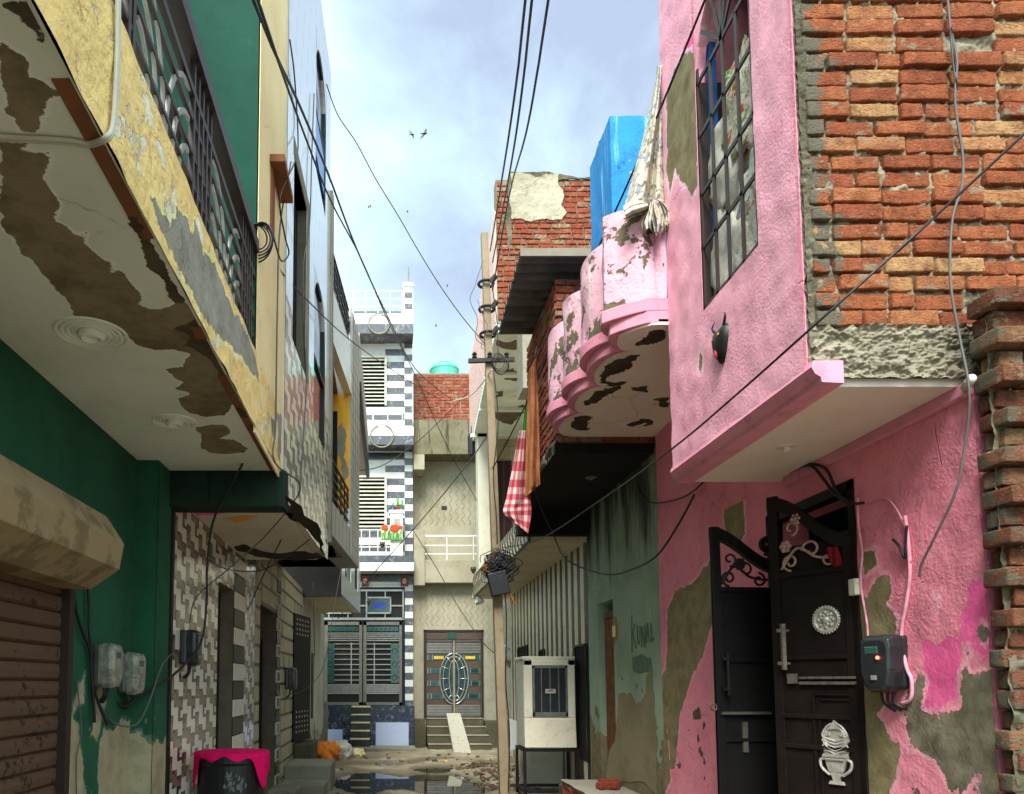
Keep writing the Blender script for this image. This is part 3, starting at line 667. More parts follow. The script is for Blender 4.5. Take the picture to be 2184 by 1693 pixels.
def rail(mb, fr, u0, u1, v0, v1, nb, nh, t=.02, n0=-.05):
    for k in range(nh): z = v0 + (v1 - v0) * k / (nh - 1); mb.fbox(fr, u0, u1, z - t / 2, z + t / 2, n0, n0 + t)
    for k in range(nb): u = u0 + (u1 - u0) * k / (nb - 1); mb.fbox(fr, u - t / 2, u + t / 2, v0, v1, n0 + t * .1, n0 + t * .9)
mb = MB(); rail(mb, L3, .22, 1.84, 3.66, 4.18, 6, 6, .022); mb.build('balcony_railing', M['metalbk'], k3)
mb = MB(); rail(mb, L3, .2, 1.84, 6.14, 6.66, 9, 6, .022); mb.build('roof_railing', M['metalbk'], k3)
mb = MB(); mb.fbox(FY, -.66, -.50, 3.3, 3.9, .03, .04); mb.fbox(FY, -.66, -.50, 5.8, 6.7, .03, .04)
for k in range(17):
    z = 3.34 + k * .2
    if 3.75 < z < 5.8: continue
    mb.fbox(FY, -.63, -.53, z + .02, z + .17, .04, .046, 1 if k % 3 else 2)
mb.build('patterned_pillar_tiles', [M['m_grey'], M['m_white'], M['m_black']], k3)

# ---- white house at the far left
w4 = thing('white_house', 'plain white house with overhanging marble balcony box and barred opening', 'house', (-1.55, 15.5, 0))
mb = MB(); mb.box((-1.9, 13.33, 0), (-1.55, 17.75, 3.2)); mb.build('wall', wall('white_wall_paint', '#b4b0a2', '#a39e8e', peel='#7d7462', thr=.62, psc=2, zl=(.75, .5), bump=.3), w4)
L4 = Fr((-.85, 13.4, 0), (.19, 3.6, 0), (0, 0, 1)); L4L = 3.605
mb = MB(); mb.prism([V((-1.9, 13.41, 3.2)), V((-.86, 13.41, 3.2)), V((-.67, 17, 3.2)), V((-1.9, 17, 3.2))], (0, 0, .12)); mb.build('balcony_slab', wall('cream_soffit_paint', '#cfc6ac', '#c2b89c', bump=.2), w4)
mb = MB(); mb.fbox(L4, 0, L4L, 3.19, 3.6, -.1, 0); mb.fbox(L4, 0, .5, 3.6, 4.45, -.1, 0); mb.fbox(L4, 1.6, 2.3, 3.6, 4.45, -.1, 0); mb.fbox(L4, 3.1, L4L, 3.6, 4.45, -.1, 0); mb.fbox(L4, 0, L4L, 4.3, 4.46, -.101, .001); mb.build('balcony_parapet', M['m_white'], w4)
for a, b in ((.5, 1.6), (2.3, 3.1)): mb = MB(); rail(mb, L4, a, b, 3.62, 4.28, 6, 3, .02); mb.build('balcony_grille', M['metalbk'], w4)
mb = MB(); mb.box((-1.9, 13.36, 3.14), (-.86, 13.41, 4.1)); mb.build('side_beam', M['soot'], w4)
mb = MB(); mb.box((-1.56, 14.9, .9), (-1.53, 15.2, 2.2)); mb.build('shutter', M['metalbr'], w4)
mb = MB(); mb.box((-1.9, 11.2, 6.1), (-.47, 16, 6.25)); mb.box((-.56, 11.2, 6.25), (-.46, 16, 7.0)); mb.box((-1.9, 11.2, 6.25), (-.56, 11.3, 7.0)); mb.build('upper_balcony', wall('pale_mauve_paint', '#b8aaa4', '#a4968e', bump=.3), w4)
mb = MB(); mb.box((-.5, 11.15, 6.05), (-.43, 16.05, 6.2)); mb.build('upper_balcony_edge', M['metalbk'], w4)
mb = MB(); mb.box((-1.58, 17.7, .1), (-1.45, 17.85, 1.15)); mb.build('gate_post', M['orange'] if 0 else M['conc'], w4)
# ================================================================ RIGHT SIDE
p = thing('pink_house', 'pink flaking house with brick flank, window bay and scalloped balcony', 'house', (2.65, 5, 0))
RW = Fr((2.65, 0, 0), (0, -1, 0), (0, 0, 1))          # lower wall, faces the lane
BX = Fr((1.93, 0, 0), (0, -1, 0), (0, 0, 1))          # bay front
def Yr(a, b): return (-b, -a)
DY0, DY1 = 4.24, 5.12
mb = MB(); mb.box((2.65, 3.3, 0), (2.9, DY0, 2.96)); mb.box((2.65, DY1, 0), (2.9, 7.3, 2.96)); mb.box((2.65, DY0, 2.72), (2.9, DY1, 2.96)); mb.box((2.65, 5.0, 2.96), (2.9, 7.3, 4.05)); mb.box((2.65, DY0, 0), (2.9, DY1, .45))
mb.build('wall', M['pink2'], p)
mb = MB(); mb.box((3.3, DY0 - .3, .45), (3.35, DY1 + .3, 2.9)); mb.box((2.9, DY0 - .2, .45), (3.3, DY0 - .15, 2.9)); mb.box((2.9, DY1 + .15, .45), (3.3, DY1 + .2, 2.9)); mb.box((2.9, DY0 - .2, 2.8), (3.3, DY1 + .2, 2.85)); mb.build('doorway', M['darkblue'], p)
mb = MB(); mb.box((2.63, DY0 - .05, .45), (2.72, DY0, 2.75)); mb.box((2.63, DY1, .45), (2.72, DY1 + .05, 2.75)); mb.box((2.63, DY0 - .05, 2.70), (2.72, DY1 + .05, 2.76)); mb.build('door_frame', M['doorbr'], p)
# traced areas where the plaster is bare
RB = [[(1545, 1018), (1575, 1020), (1578, 1055), (1588, 1075), (1590, 1120), (1585, 1150), (1565, 1165), (1550, 1150), (1545, 1100)],
      [(1520, 1190), (1520, 1330), (1500, 1400), (1478, 1440), (1450, 1530), (1440, 1640), (1432, 1640), (1424, 1550), (1420, 1440), (1425, 1300), (1440, 1262), (1480, 1240)],
      [(1395, 1380), (1404, 1420), (1412, 1440), (1424, 1420), (1424, 1560), (1432, 1660), (1420, 1693), (1404, 1693), (1398, 1550)], [(1842, 1180), (1870, 1170), (1872, 1210), (1846, 1220)],
      zp([(1060, 400), (1100, 400), (1180, 430), (1215, 370), (1245, 310), (1310, 315), (1330, 410), (1310, 490), (1360, 580), (1360, 700), (1240, 730), (1235, 900), (1270, 1050), (1280, 1130), (1240, 1180), (1290, 1280), (1380, 1380), (1370, 1600), (1300, 1693), (1100, 1760), (1080, 1000), (1085, 760), (1130, 740), (1085, 620)], 2048, 1582, 2.116)]
RG = [zp([(1440, 1100), (1500, 960), (1540, 940), (1530, 1150), (1640, 1180), (1770, 1150), (1780, 960), (1800, 780), (1830, 810), (1800, 960), (1870, 960), (1890, 900), (1960, 870), (2030, 900), (2060, 1100), (2100, 1760), (1900, 1760), (1890, 1600), (1830, 1600), (1780, 1760), (1700, 1650), (1600, 1480), (1450, 1390), (1420, 1250), (1400, 1180)], 2048, 1582, 2.116), zp([(1890, 650), (1920, 640), (1945, 700), (1930, 760), (1900, 720)], 2048, 1582, 2.116), zp([(1615, 440), (1635, 440), (1630, 520), (1618, 515)], 2048, 1582, 2.116)]
RH = [zp([(1535, 740), (1700, 680), (1760, 720), (1780, 850), (1770, 1150), (1720, 1120), (1660, 1170), (1535, 1150)], 2048, 1582, 2.116), zp([(1750, 560), (1830, 400), (1930, 330), (1960, 600), (1985, 800), (1960, 870), (1890, 800), (1800, 740), (1770, 660)], 2048, 1582, 2.116), zp([(1730, 1330), (1780, 1250), (1840, 1320), (1820, 1500), (1790, 1480)], 2048, 1582, 2.116)]
masked(p, 'wall_face', RW, -7.29, -3.3, .4, 2.96, .016, M['pink2'], {'bare': RB, 'grit': RG, 'hot': RH}, holes=[(-DY1, -DY0, 0, 2.72)], amp=.006, n=.007)
mb = MB(); mb.fbox(RW, -4.9, -3.3, 2.9, 2.965, 0, .035); mb.build('wall_cornice', M['pinktrim'], p, bevel=.01)
# window bay
wy0, wy1, wz0, wz1 = 3.74, 4.45, 3.87, 5.35; T = .06
mb = MB()
mb.fbox(BX, -5.0, -3.36, 3.03, wz0, -T, 0); mb.fbox(BX, -5.0, -wy1, wz0, 7.2, -T, 0); mb.fbox(BX, -wy0, -3.36, wz0, 7.2, -T, 0)
n = 12; cx = -(wy0 + wy1) / 2; R = (wy1 - wy0) / 2
for k in range(n):
    a0, a1 = math.pi * k / n, math.pi * (k + 1) / n; q = [(cx + R * math.cos(a), wz1 + .45 * math.sin(a)) for a in (a0, a1)]
    frame_solid(BX, mb, [q[0], (q[0][0], 7.2), (q[1][0], 7.2), q[1]], -T, 0)
mb.box((2.06, 4.88, 3.03), (2.7, 5.0, 7.2)); mb.box((2.06, 3.375, 3.03), (2.9, 4.88, 3.12)); mb.box((2.65, 3.375, 3.1), (2.9, 4.9, 7.2))
mb.box((2.06, 3.375, 7.1), (2.66, 4.9, 7.2))
mb.build('window_bay', M['pink'], p)
mb = MB(); mb.box((2.6, 3.40, 3.13), (2.649, 4.87, 7.0)); mb.box((2.07, 3.5, 3.121), (2.6, 4.87, 3.14)); mb.build('bay_interior', M['darkblue'], p)
BB = [[(1462, 112), (1488, 105), (1490, 200), (1488, 400), (1478, 420), (1468, 400), (1455, 385), (1440, 360), (1432, 420), (1422, 370), (1424, 200), (1440, 140)], [(1494, 745), (1500, 760), (1498, 800), (1490, 790)]]
BH = [[(1457, 100), (1482, 60), (1486, 110), (1475, 130)], [(1600, 150), (1612, 200), (1608, 260)]]
masked(p, 'bay_face', BX, -4.99, -3.37, 3.04, 6.4, .016, M['pink'], {'bare': BB, 'hot': BH}, holes=[(-wy1 - .001, -wy0 + .001, wz0, 6.4)], amp=.006, n=.007)
# grille of the window
gm = MB()
def gb(u0, v0, u1, v1, t=.022): gm.bar(BX.pt(u0, v0, -.008), BX.pt(u1, v1, -.008), t, .012, up=(1, 0, 0))
for u in (-wy1 + .015, -wy1 + .2, -wy1 + .36, -wy1 + .53, -wy0 - .015): gb(u, wz0, u, wz1 + (.1 if abs(u - cx) > .3 else .40 if abs(u - cx) < .05 else 0), .026)
for v in (wz0 + .02, 4.28, 4.62, 5.0, wz1): gb(-wy1, v, -wy0, v, .026)
for a in (40, 68, 112, 140): gb(cx, wz1, cx + R * math.cos(rad(a)) * .95, wz1 + .44 * math.sin(rad(a)), .022)
gm.build('window_grille', M['metalbr'], p)
gm = MB(); gm.box((1.945, wy1 - .012, wz0), (2.1, wy1 - .001, wz1 + .02)); gm.build('window_frame', M['metalbr'], p)
gm = MB(); gm.box((2.0, wy1 - .06, wz0), (2.04, wy1 - .013, wz1 + .25)); gm.build('window_sash', M['bluepaint'], p)
# moulding and soffit under the bay
mb = MB(); prof = [(1.925, 3.06), (1.915, 3.03), (1.93, 3.0), (1.955, 2.985), (1.96, 2.96), (2.06, 2.955), (2.06, 3.06)]
mb.prism([V((x, 3.30, z)) for x, z in prof], (0, 1.72, 0)); mb.build('bay_moulding', M['pinktrim'], p)
mb = MB(); mb.box((2.05, 3.36, 2.962), (2.66, 5.0, 3.0)); mb.build('bay_soffit', M['soffitpink'], p)
FB = Fr((0, 0, 2.962), (0, 1, 0), (1, 0, 0)); rose('ceiling_rose', 1677, 952, .055, p, FB, M['soffitpink'])
# brick flank facing the camera
BK = Fr((1.93, 3.36, 0), (1, 0, 0), (0, 0, 1))
mb = MB(); brick_wall(mb, BK, .03, 2.6, 3.235, 5.35, .236, .0845, .016, .038, near=True, seed=9); mb.build('brick_flank', M['brick'], p, smooth=True)
mb = MB(); mortar_sheet(mb, BK, .0, 2.7, 3.05, 7.2, .016, .022, 420, 620, 17); mb.box((1.935, 3.372, 3.05), (4.5, 3.45, 7.2)); mb.build('mortar_bed', M['mortar'], p, smooth=True)
mb = MB(); mortar_sheet(mb, BK, .0, .045, 3.13, 7.2, .03, .014, 8, 520, 26); mb.build('corner_cement', M['mortardark'], p, smooth=True)
mb = MB(); mortar_sheet(mb, BK, .015, .95, 2.99, 3.24, .034, .026, 240, 70, 18, va=1.5); mb.build('rough_slab_edge', M['slabedge'], p, smooth=True)
mb = MB(); mb.box((2.0, 3.37, 2.985), (4.4, 3.44, 3.06)); mb.build('slab_core', M['slabedge'], p)
# door leaves
def leaf(name, hinge, free, z0, zl, zh, label, right):
    fr = Fr((hinge[0], hinge[1], 0), (free[0] - hinge[0], free[1] - hinge[1], 0), (0, 0, 1)); W = (V(free) - V(hinge)).length
    if fr.n.y > 0: fr = Fr((free[0], free[1], 0), (hinge[0] - free[0], hinge[1] - free[1], 0), (0, 0, 1))
    # in this frame u = 0 is the free (left) stile, u = W the hinge side
    mb = MB(); zt = zl - .18
    mb.fbox(fr, .0, W, z0, zt, 0, .02); mb.fbox(fr, 0, .06, z0, zh, -.005, .03); mb.fbox(fr, W - .05, W, z0, zl + .02, -.005, .03)
    ps = []
    for k in range(13):
        a = k / 12; ps.append((a * W, zh - (zh - zl) * (.5 - .5 * math.cos(math.pi * a)) - .0))
    for q, r in zip(ps, ps[1:]): mb.prism([fr.pt(q[0], q[1] - .085, -.01), fr.pt(r[0], r[1] - .085, -.01), fr.pt(r[0], r[1], -.01), fr.pt(q[0], q[1], -.01)], fr.n * .045)
    for z in [z0 + .02, z0 + .36, z0 + .75, z0 + .93, z0 + 1.28, zt - .035]: mb.fbox(fr, .05, W - .04, z, z + .025, .019, .036)
    lf = mb.build(name, M['doorbr'] if right else M['doorbk'], p, bevel=.003, label=label)
    # scrolls in the arch
    sm = MB()
    def spiral(c, r, t0, t1, n=18, tr=.008):
        pts = []
        for k in range(n + 1):
            t = t0 + (t1 - t0) * k / n; rr = r * (1 - .72 * k / n); pts.append(fr.pt(c[0] + rr * math.cos(t), c[1] + rr * math.sin(t), .012))
        sm.tube(pts, tr, 6)
    s_ = W / .46
    spiral((.12 * s_, zt + .06), .055, math.pi * 1.5, math.pi * -1.0); spiral((.13 * s_, zh - .22), .05, -.5 * math.pi, 1.6 * math.pi)
    spiral((.33 * s_, zt + .05), .05, math.pi * .5, -math.pi * 1.8); spiral((.24 * s_, zt + .12), .06, math.pi, -math.pi * .9)
    sm.tube(curve([fr.pt(.07, zt + .02, .012), fr.pt(.16 * s_, zt + .14, .012), fr.pt(.27 * s_, zt + .07, .012), fr.pt(W - .07, zt + .05, .012)], 6), .009, 6)
    for c in ((.10 * s_, zt + .16), (.17 * s_, zh - .17)) if right else ((.2 * s_, zt + .16),):
        for k in range(6): sm.ball(fr.pt(c[0] + .024 * math.cos(k * 1.047), c[1] + .024 * math.sin(k * 1.047), .022), .017, 0, 8, 5)
        sm.ball(fr.pt(c[0], c[1], .03), .014, 0, 8, 5)
    sm.build('scroll_ornament', plain('tarnished_scroll_metal', '#b08a80', .5, .2, .4, 30) if right else M['metalbk'], lf, smooth=True)
    if not right:
        sm = MB(); c = (W - .07, zl + .11); pts = []
        for k in range(31):
            t = -math.pi * .6 + k / 30 * math.pi * 4.4; rr = .065 * (1 - .8 * k / 30); pts.append(fr.pt(c[0] + rr * math.cos(t), c[1] + rr * math.sin(t), .02))
        sm.tube(pts, .013, 6); sm.build('scroll_end', M['metalbk'], lf, smooth=True)
    # handle
    hm = MB(); u = .10 if right else .06; zc = z0 + 1.36 if right else z0 + 1.20
    hm.bar(fr.pt(u, zc - .14, .07), fr.pt(u, zc + .14, .07), .022 if right else .014)
    for z in (zc - .1, zc + .1): hm.bar(fr.pt(u - .035, z, .07), fr.pt(u + .01, z, .07), .02); hm.bar(fr.pt(u, z, .02), fr.pt(u, z, .07), .016)
    hm.build('handle', plain('dull_handle_metal', '#7a7166', .5, .3, .4, 30) if right else M['metalbk'], lf)
    return fr, W, lf
fr, W, lf = leaf('door_leaf', (2.65, 5.10), (2.185, 5.06), .46, 2.43, 2.66, 'left leaf folded back against the view, open scrollwork on top', False)
bm_ = MB(); bm_.bar(fr.pt(.02, 1.40, .045), fr.pt(.36, 1.40, .045), .018); bm_.fbox(fr, .17, .205, 1.14, 1.34, .02, .035); bm_.ring(fr.pt(-.02, 1.44, .02), fr.n, .022, .006, 14, 5); bm_.build('latch', plain('dull_latch_metal', '#5a534b', .5, .3, .4, 30), lf)
fr, W, lf = leaf('door_leaf', (2.66, 4.25), (2.415, 4.69), .46, 2.46, 2.77, 'right leaf with white rosette and vase ornament', True)
def onleaf(px, py): return fr.at(px, py)
bk = MB(); bk.fbox(fr, .05, W - .04, 2.26, 2.44, -.012, -.004); bk.build('arch_backing', M['doorbr'], lf)
u, v = onleaf(1767, 1322); rm = MB(); Rr = .078
rm.lathe(fr.pt(u, v, .02), fr.n, [(Rr, 0), (Rr, .012), (Rr * .86, .018), (Rr * .82, .010), (Rr * .3, .010), (Rr * .22, .026), (.006, .03)], 36)
for k in range(28): t_ = 2 * math.pi * k / 28; rm.ball(fr.pt(u + Rr * math.cos(t_), v + Rr * math.sin(t_), .028), .008, 0, 6, 4)
for k in range(8):
    t_ = 2 * math.pi * k / 8; rm.ball(fr.pt(u + Rr * .56 * math.cos(t_), v + Rr * .56 * math.sin(t_), .030), (.012, .012, .012), 0, 8, 5)
    rm.ball(fr.pt(u + Rr * .38 * math.cos(t_ + .39), v + Rr * .38 * math.sin(t_ + .39), .030), .009, 0, 8, 5)
rm.build('rosette_ornament', M['silver'], lf, smooth=True)
u0, v0 = onleaf(1790, 1672); u1, v1 = onleaf(1785, 1535); H_ = v1 - v0; vm = MB(); vc = (u0 + u1) / 2
def vp(x, y, nn=.03): return fr.pt(vc + x * H_, v0 + y * H_, nn)
def vpoly(pts, a=.02, b=.036): vm.prism([fr.pt(vc + x * H_, v0 + y * H_, a) for x, y in pts], fr.n * (b - a))
vpoly([(-.12, 0), (.12, 0), (.1, .05), (-.1, .05)]); vpoly([(-.05, .05), (.05, .05), (.06, .12), (-.06, .12)]); vpoly([(-.07, .12), (.07, .12), (.12, .22), (.16, .36), (.17, .42), (-.17, .42), (-.16, .36), (-.12, .22)])
vpoly([(-.2, .42), (.2, .42), (.18, .47), (-.18, .47)], .02, .042)
for sg in (-1, 1):
    vm.tube(curve([vp(sg * .15, .4), vp(sg * .24, .36), vp(sg * .22, .24), vp(sg * .1, .14)], 6), .009, 6)
    for q in range(5): vm.tube(curve([vp(0, .47 + .05 * q), vp(sg * (.07 + .03 * q), .50 + .06 * q), vp(sg * (.19 - .015 * q), .56 + .08 * q), vp(sg * (.17 - .03 * q), .62 + .08 * q), vp(sg * (.11 - .02 * q), .60 + .08 * q)], 5), .008, 6, r2=.004)
    vpoly([(0, .47), (sg * .19, .47), (sg * .215, .55), (sg * .16, .60), (sg * .22, .68), (sg * .19, .78), (sg * .11, .83), (sg * .15, .88), (sg * .07, .92), (0, 1.0)], .018, .026)
    for (x, y) in ((.15, .54), (.17, .68), (.11, .78)):
        for k in range(6): vm.ball(vp(sg * x + .025 * math.cos(k * 1.047), y + .025 * math.sin(k * 1.047), .030), .007, 0, 6, 4)
for k in range(9): vm.ball(vp(-.13 + k * .0325, .39, .045), .006, 0, 6, 4)
for k in range(8): vm.fbox(fr, vc + (-.1 + k * .027) * H_, vc + (-.088 + k * .027) * H_, v0 + .2 * H_, v0 + .34 * H_, .036, .041)
vpoly([(-.09, .86), (.09, .86), (.04, .93), (0, 1.0), (-.04, .93)])
vm.build('vase_ornament', M['silver'], lf)
bm_ = MB(); u, v = onleaf(1695, 1447); bm_.fbox(fr, u - .02, u + .03, v - .03, v + .03, .02, .05); bm_.fbox(fr, u + .05, u + .38, v - .035, v - .018, .03, .045); bm_.fbox(fr, u + .05, u + .38, v - .002, v + .012, .03, .042); bm_.build('lock', plain('dull_lock_metal', '#6a625a', .5, .3, .5, 30), lf)
bm_ = MB(); u, v = onleaf(1762, 1478); bm_.fbox(fr, u - .07, W - .03, v - .012, v, .02, .032); bm_.fbox(fr, u - .07, u - .055, .5, v, .02, .032); bm_.fbox(fr, u - .035, u - .022, .5, v - .03, .02, .03); bm_.fbox(fr, u - .035, W - .03, v - .042, v - .03, .02, .03); bm_.build('lower_panel_beading', M['doorbr'], lf)
u, v = onleaf(1782, 1185); cm = MB(); cm.grid(lambda a, b: fr.pt(u - .03 + a * .06 + .02 * b, v + .05 - b * .12, .03 + .012 * math.sin(a * 9 + b * 4)), 8, 8); cm.build('red_cloth_knot', M['redcloth'], lf, smooth=True, solid=.004)
# scalloped balcony
EDGE_Y = (4.93, 5.42, 6.08, 6.71, 7.34)
def scallop(xc, depth, z0, z1, yend=7.34):
    pts = []
    for a, b in zip(EDGE_Y, EDGE_Y[1:]):
        for k in range(17):
            t = k / 16; y = max(4.985, a + (b - a) * t); base = xc + (max(0, .5 - t) * 2 * (1.96 - xc) if a < 5 else 0)
            if pts and y <= 4.985: pts.pop()
            pts.append((base - depth * math.sqrt(max(0, 1 - (2 * t - 1) ** 2)), y))
    return pts
def sc_solid(mb, xc, depth, z0, z1, m=0, grow=0):
    pts = scallop(xc, depth, z0, z1); poly = [V((2.66, 4.985, z0))] + [V((x, y, z0)) for x, y in pts] + [V((2.66, 7.335, z0))]
    mb.prism(poly, (0, 0, z1 - z0), m)
mb = MB(); sc_solid(mb, 1.82, .18, 4.06, 4.10); mb.build('balcony_soffit', M['soffitpink'], p)
mb = MB(); sc_solid(mb, 1.775, .20, 4.075, 4.16); sc_solid(mb, 1.735, .215, 4.16, 4.25); mb.build('balcony_moulding', M['pinktrim'], p, bevel=.006)
outer = scallop(1.745, .20, 0, 0); pm = MB(); nz = 14
def wallpt(i, j, off):
    x, y = outer[i]; top = 4.95 + .03 * math.sin(y * 4) - .12 * max(0, (5.35 - y)); z = 4.25 + (top - 4.25) * j / nz
    return V((x + off, y, z))
L_ = len(outer)
for off, sg in ((0, 1), (.085, -1)):
    st = len(pm.v)
    for j in range(nz + 1):
        for i in range(L_):
            q = wallpt(i, j, off); q.x += noise.noise(q * 6) * .012; pm.v.append(q)
    for j in range(nz):
        for i in range(L_ - 1): pm.f.append([st + j * L_ + i, st + j * L_ + i + 1, st + (j + 1) * L_ + i + 1, st + (j + 1) * L_ + i]); pm.m.append(0)
for i in range(L_ - 1): pm.face([wallpt(i, nz, 0), wallpt(i + 1, nz, 0), wallpt(i + 1, nz, .085), wallpt(i, nz, .085)])
pm.build('balcony_parapet', M['pinkpeel'], p, smooth=False)
FS3 = Fr((0, 0, 4.06), (0, 1, 0), (1, 0, 0))
SPOL = [[(1350, 735), (1372, 722), (1382, 705), (1418, 700), (1420, 720), (1395, 735), (1360, 736)], [(1288, 782), (1310, 768), (1365, 752), (1362, 762), (1345, 785), (1320, 795), (1300, 800), (1290, 810), (1310, 815), (1338, 812), (1328, 822), (1300, 825), (1280, 815), (1282, 795)], [(1242, 860), (1270, 835), (1320, 820), (1330, 826), (1300, 840), (1270, 860), (1250, 865)], [(1345, 825), (1385, 822), (1380, 835), (1355, 835)], [(1395, 850), (1425, 845), (1428, 870), (1405, 865)], [(1215, 910), (1225, 890), (1250, 882), (1262, 890), (1250, 905), (1262, 915), (1235, 918)], [(1335, 905), (1370, 892), (1395, 895), (1390, 905), (1360, 912), (1375, 902), (1350, 910)]]
clip_ = [(7.335, 2.64), (4.99, 2.64)] + [(y, x) for x, y in scallop(1.82, .18, 0, 0)]
masked(p, 'balcony_soffit_face', FS3, 4.98, 7.34, 1.6, 2.64, .0125, M['soffitpink'], {'bare': SPOL}, clip=clip_)
rose('ceiling_rose', 1392, 859, .055, p, FS3, M['soffitpink']); rose('ceiling_rose', 1332, 913, .055, p, FS3, M['soffitpink'])
# upper bits of the house behind the bay
mb = MB(); mb.box((2.66, 3.5, 4.06), (5, 7.3, 5.6)); mb.build('rear_wall', M['pink'], p)

b_ = thing('blue_rooftop_room', 'bright sky blue plastered room rising behind the scalloped balcony', 'room', (2.6, 6.85, 4.1))
mb = MB(); x0, x1, y0, y1 = 2.0, 3.4, 6.42, 7.1
def bl(a, b): return V((2.0 + noise.noise(V((a * 3, b * 7, 2))) * .01, y0 + (y1 - y0) * a, 4.11 + 2.62 * b + noise.noise(V((a * 9, 1, 3))) * .02 * (b > .99)))
mb.grid(bl, 20, 50); mb.box((2.005, y0 + .004, 4.11), (x1, y1, 6.71)); mb.grid(lambda a, b: V((x0 + (x1 - x0) * a, y0 + noise.noise(V((a * 9, b * 9, 7))) * .008, 4.11 + 2.62 * b + noise.noise(V((a * 14, 1, 5))) * .02 * (b > .99))), 30, 50)
mb.build('wall', M['blue'], b_, smooth=False)

t_ = thing('teal_house', 'weathered sage green house wall with sooty ledge and brick upper room', 'house', (2.65, 8.6, 0))
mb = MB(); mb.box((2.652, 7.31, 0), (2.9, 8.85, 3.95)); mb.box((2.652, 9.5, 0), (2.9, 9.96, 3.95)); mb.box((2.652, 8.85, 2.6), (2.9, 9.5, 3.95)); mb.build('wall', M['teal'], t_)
patch(t_, RW, [(1392, 1430), (1396, 1500), (1400, 1693), (1290, 1693), (1300, 1600), (1312, 1580), (1318, 1480), (1345, 1478), (1355, 1500), (1375, 1480), (1380, 1440)], M['olive'], seed=102, th=.003, amp=.12)
mb = MB(); rk = random.Random(5)
for pts in ([(1349, 1312), (1350, 1391)], [(1356, 1330), (1351.5, 1350), (1359, 1382)], [(1361, 1334), (1362, 1368), (1364.5, 1373), (1367, 1366), (1367, 1334)], [(1370.5, 1380), (1371, 1336), (1377, 1380), (1377.5, 1332)], [(1380.5, 1371), (1383, 1329), (1387, 1369)], [(1381.5, 1353), (1385.5, 1353)], [(1390, 1328), (1391, 1367), (1397, 1360)]):
    q = [RW.P(x - 2, y, .004) for x, y in pts]
    for a, c in zip(q, q[1:]): mb.bar(a, c, .022, .004, up=(1, 0, 0))
mb.build('scratched_name', plain('scratched_paint', '#5c745f', .9), t_)
patch(t_, RW, [(1348, 1400), (1388, 1402), (1391, 1432), (1350, 1430)], plain('darker_green_paint', '#5b755c', .9), name='paint_scrape', seed=103, th=.003, amp=.06)
patch(t_, RW, [(1306, 1318), (1315, 1318), (1318, 1352), (1311, 1375), (1306, 1345)], M['olive'], seed=104, th=.003)
mb = MB(); mb.pbox(RW, 1307, 1335, 1313, 1357, .004, .012); mb.build('switch_plate', M['cream'], t_)
mb = MB(); mb.box((2.88, 8.8, 0), (2.93, 9.55, 2.65)); dw = mb.build('doorway', M['dark'], t_)
mb = MB(); mb.box((2.70, 8.86, .3), (2.74, 8.93, 2.45)); mb.box((2.70, 8.86, 2.4), (2.74, 9.4, 2.47)); mb.box((2.72, 8.93, .3), (2.735, 9.45, 2.4)); mb.build('rusty_gate', M['rust'], dw)
# brick room above
BR = Fr((1.70, 0, 0), (0, -1, 0), (0, 0, 1)); BF = Fr((1.70, 7.36, 0), (1, 0, 0), (0, 0, 1))
mb = MB(); mb.box((1.712, 7.37, 4.0), (2.9, 8.95, 5.72)); mb.build('upper_room_core', M['mortardark'], t_)
mb = MB(); brick_wall(mb, BR, -8.94, -7.36, 4.02, 5.70, .236, .086, .018, .02, seed=5, jit=.008, n0=-.008); brick_wall(mb, BF, -.005, 1.2, 4.02, 5.70, .236, .086, .018, .022, seed=6, jit=.008, n0=-.008); mb.build('brick_upper_room', M['brickmid'], t_)
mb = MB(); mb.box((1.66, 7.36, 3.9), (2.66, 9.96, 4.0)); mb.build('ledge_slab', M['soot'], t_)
mb = MB(); mortar_sheet(mb, Fr((1.66, 0, 0), (0, -1, 0), (0, 0, 1)), -8.95, -7.345, 3.9, 4.05, .0, .03, 60, 10, 12); mb.build('ledge_edge', M['slabedge'], t_, smooth=True)
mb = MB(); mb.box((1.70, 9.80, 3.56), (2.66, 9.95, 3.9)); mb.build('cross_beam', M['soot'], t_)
FS4 = Fr((0, 0, 3.9), (0, 1, 0), (1, 0, 0)); rose('ceiling_rose', 1398, 0, .05, t_, FS4, M['conc']) if 0 else rose('ceiling_rose', 1260, 1018, .06, t_, FS4, M['conc'])
mb = MB(); cs = 24
def cor(a, b):
    y = 7.15 + 1.5 * b; x = 1.3 + .85 * a; return V((x, y, 5.87 - .10 * b + .036 * math.sin(b * 10 * 2 * math.pi)))
mb.grid(cor, 4, 110); mb.build('corrugated_roof', M['sheet'], t_, smooth=True, solid=.008)
mb = MB(); mb.box((1.3, 7.12, 5.82), (2.2, 7.15, 5.90)); mb.build('roof_edge_angle', M['conc'], t_)

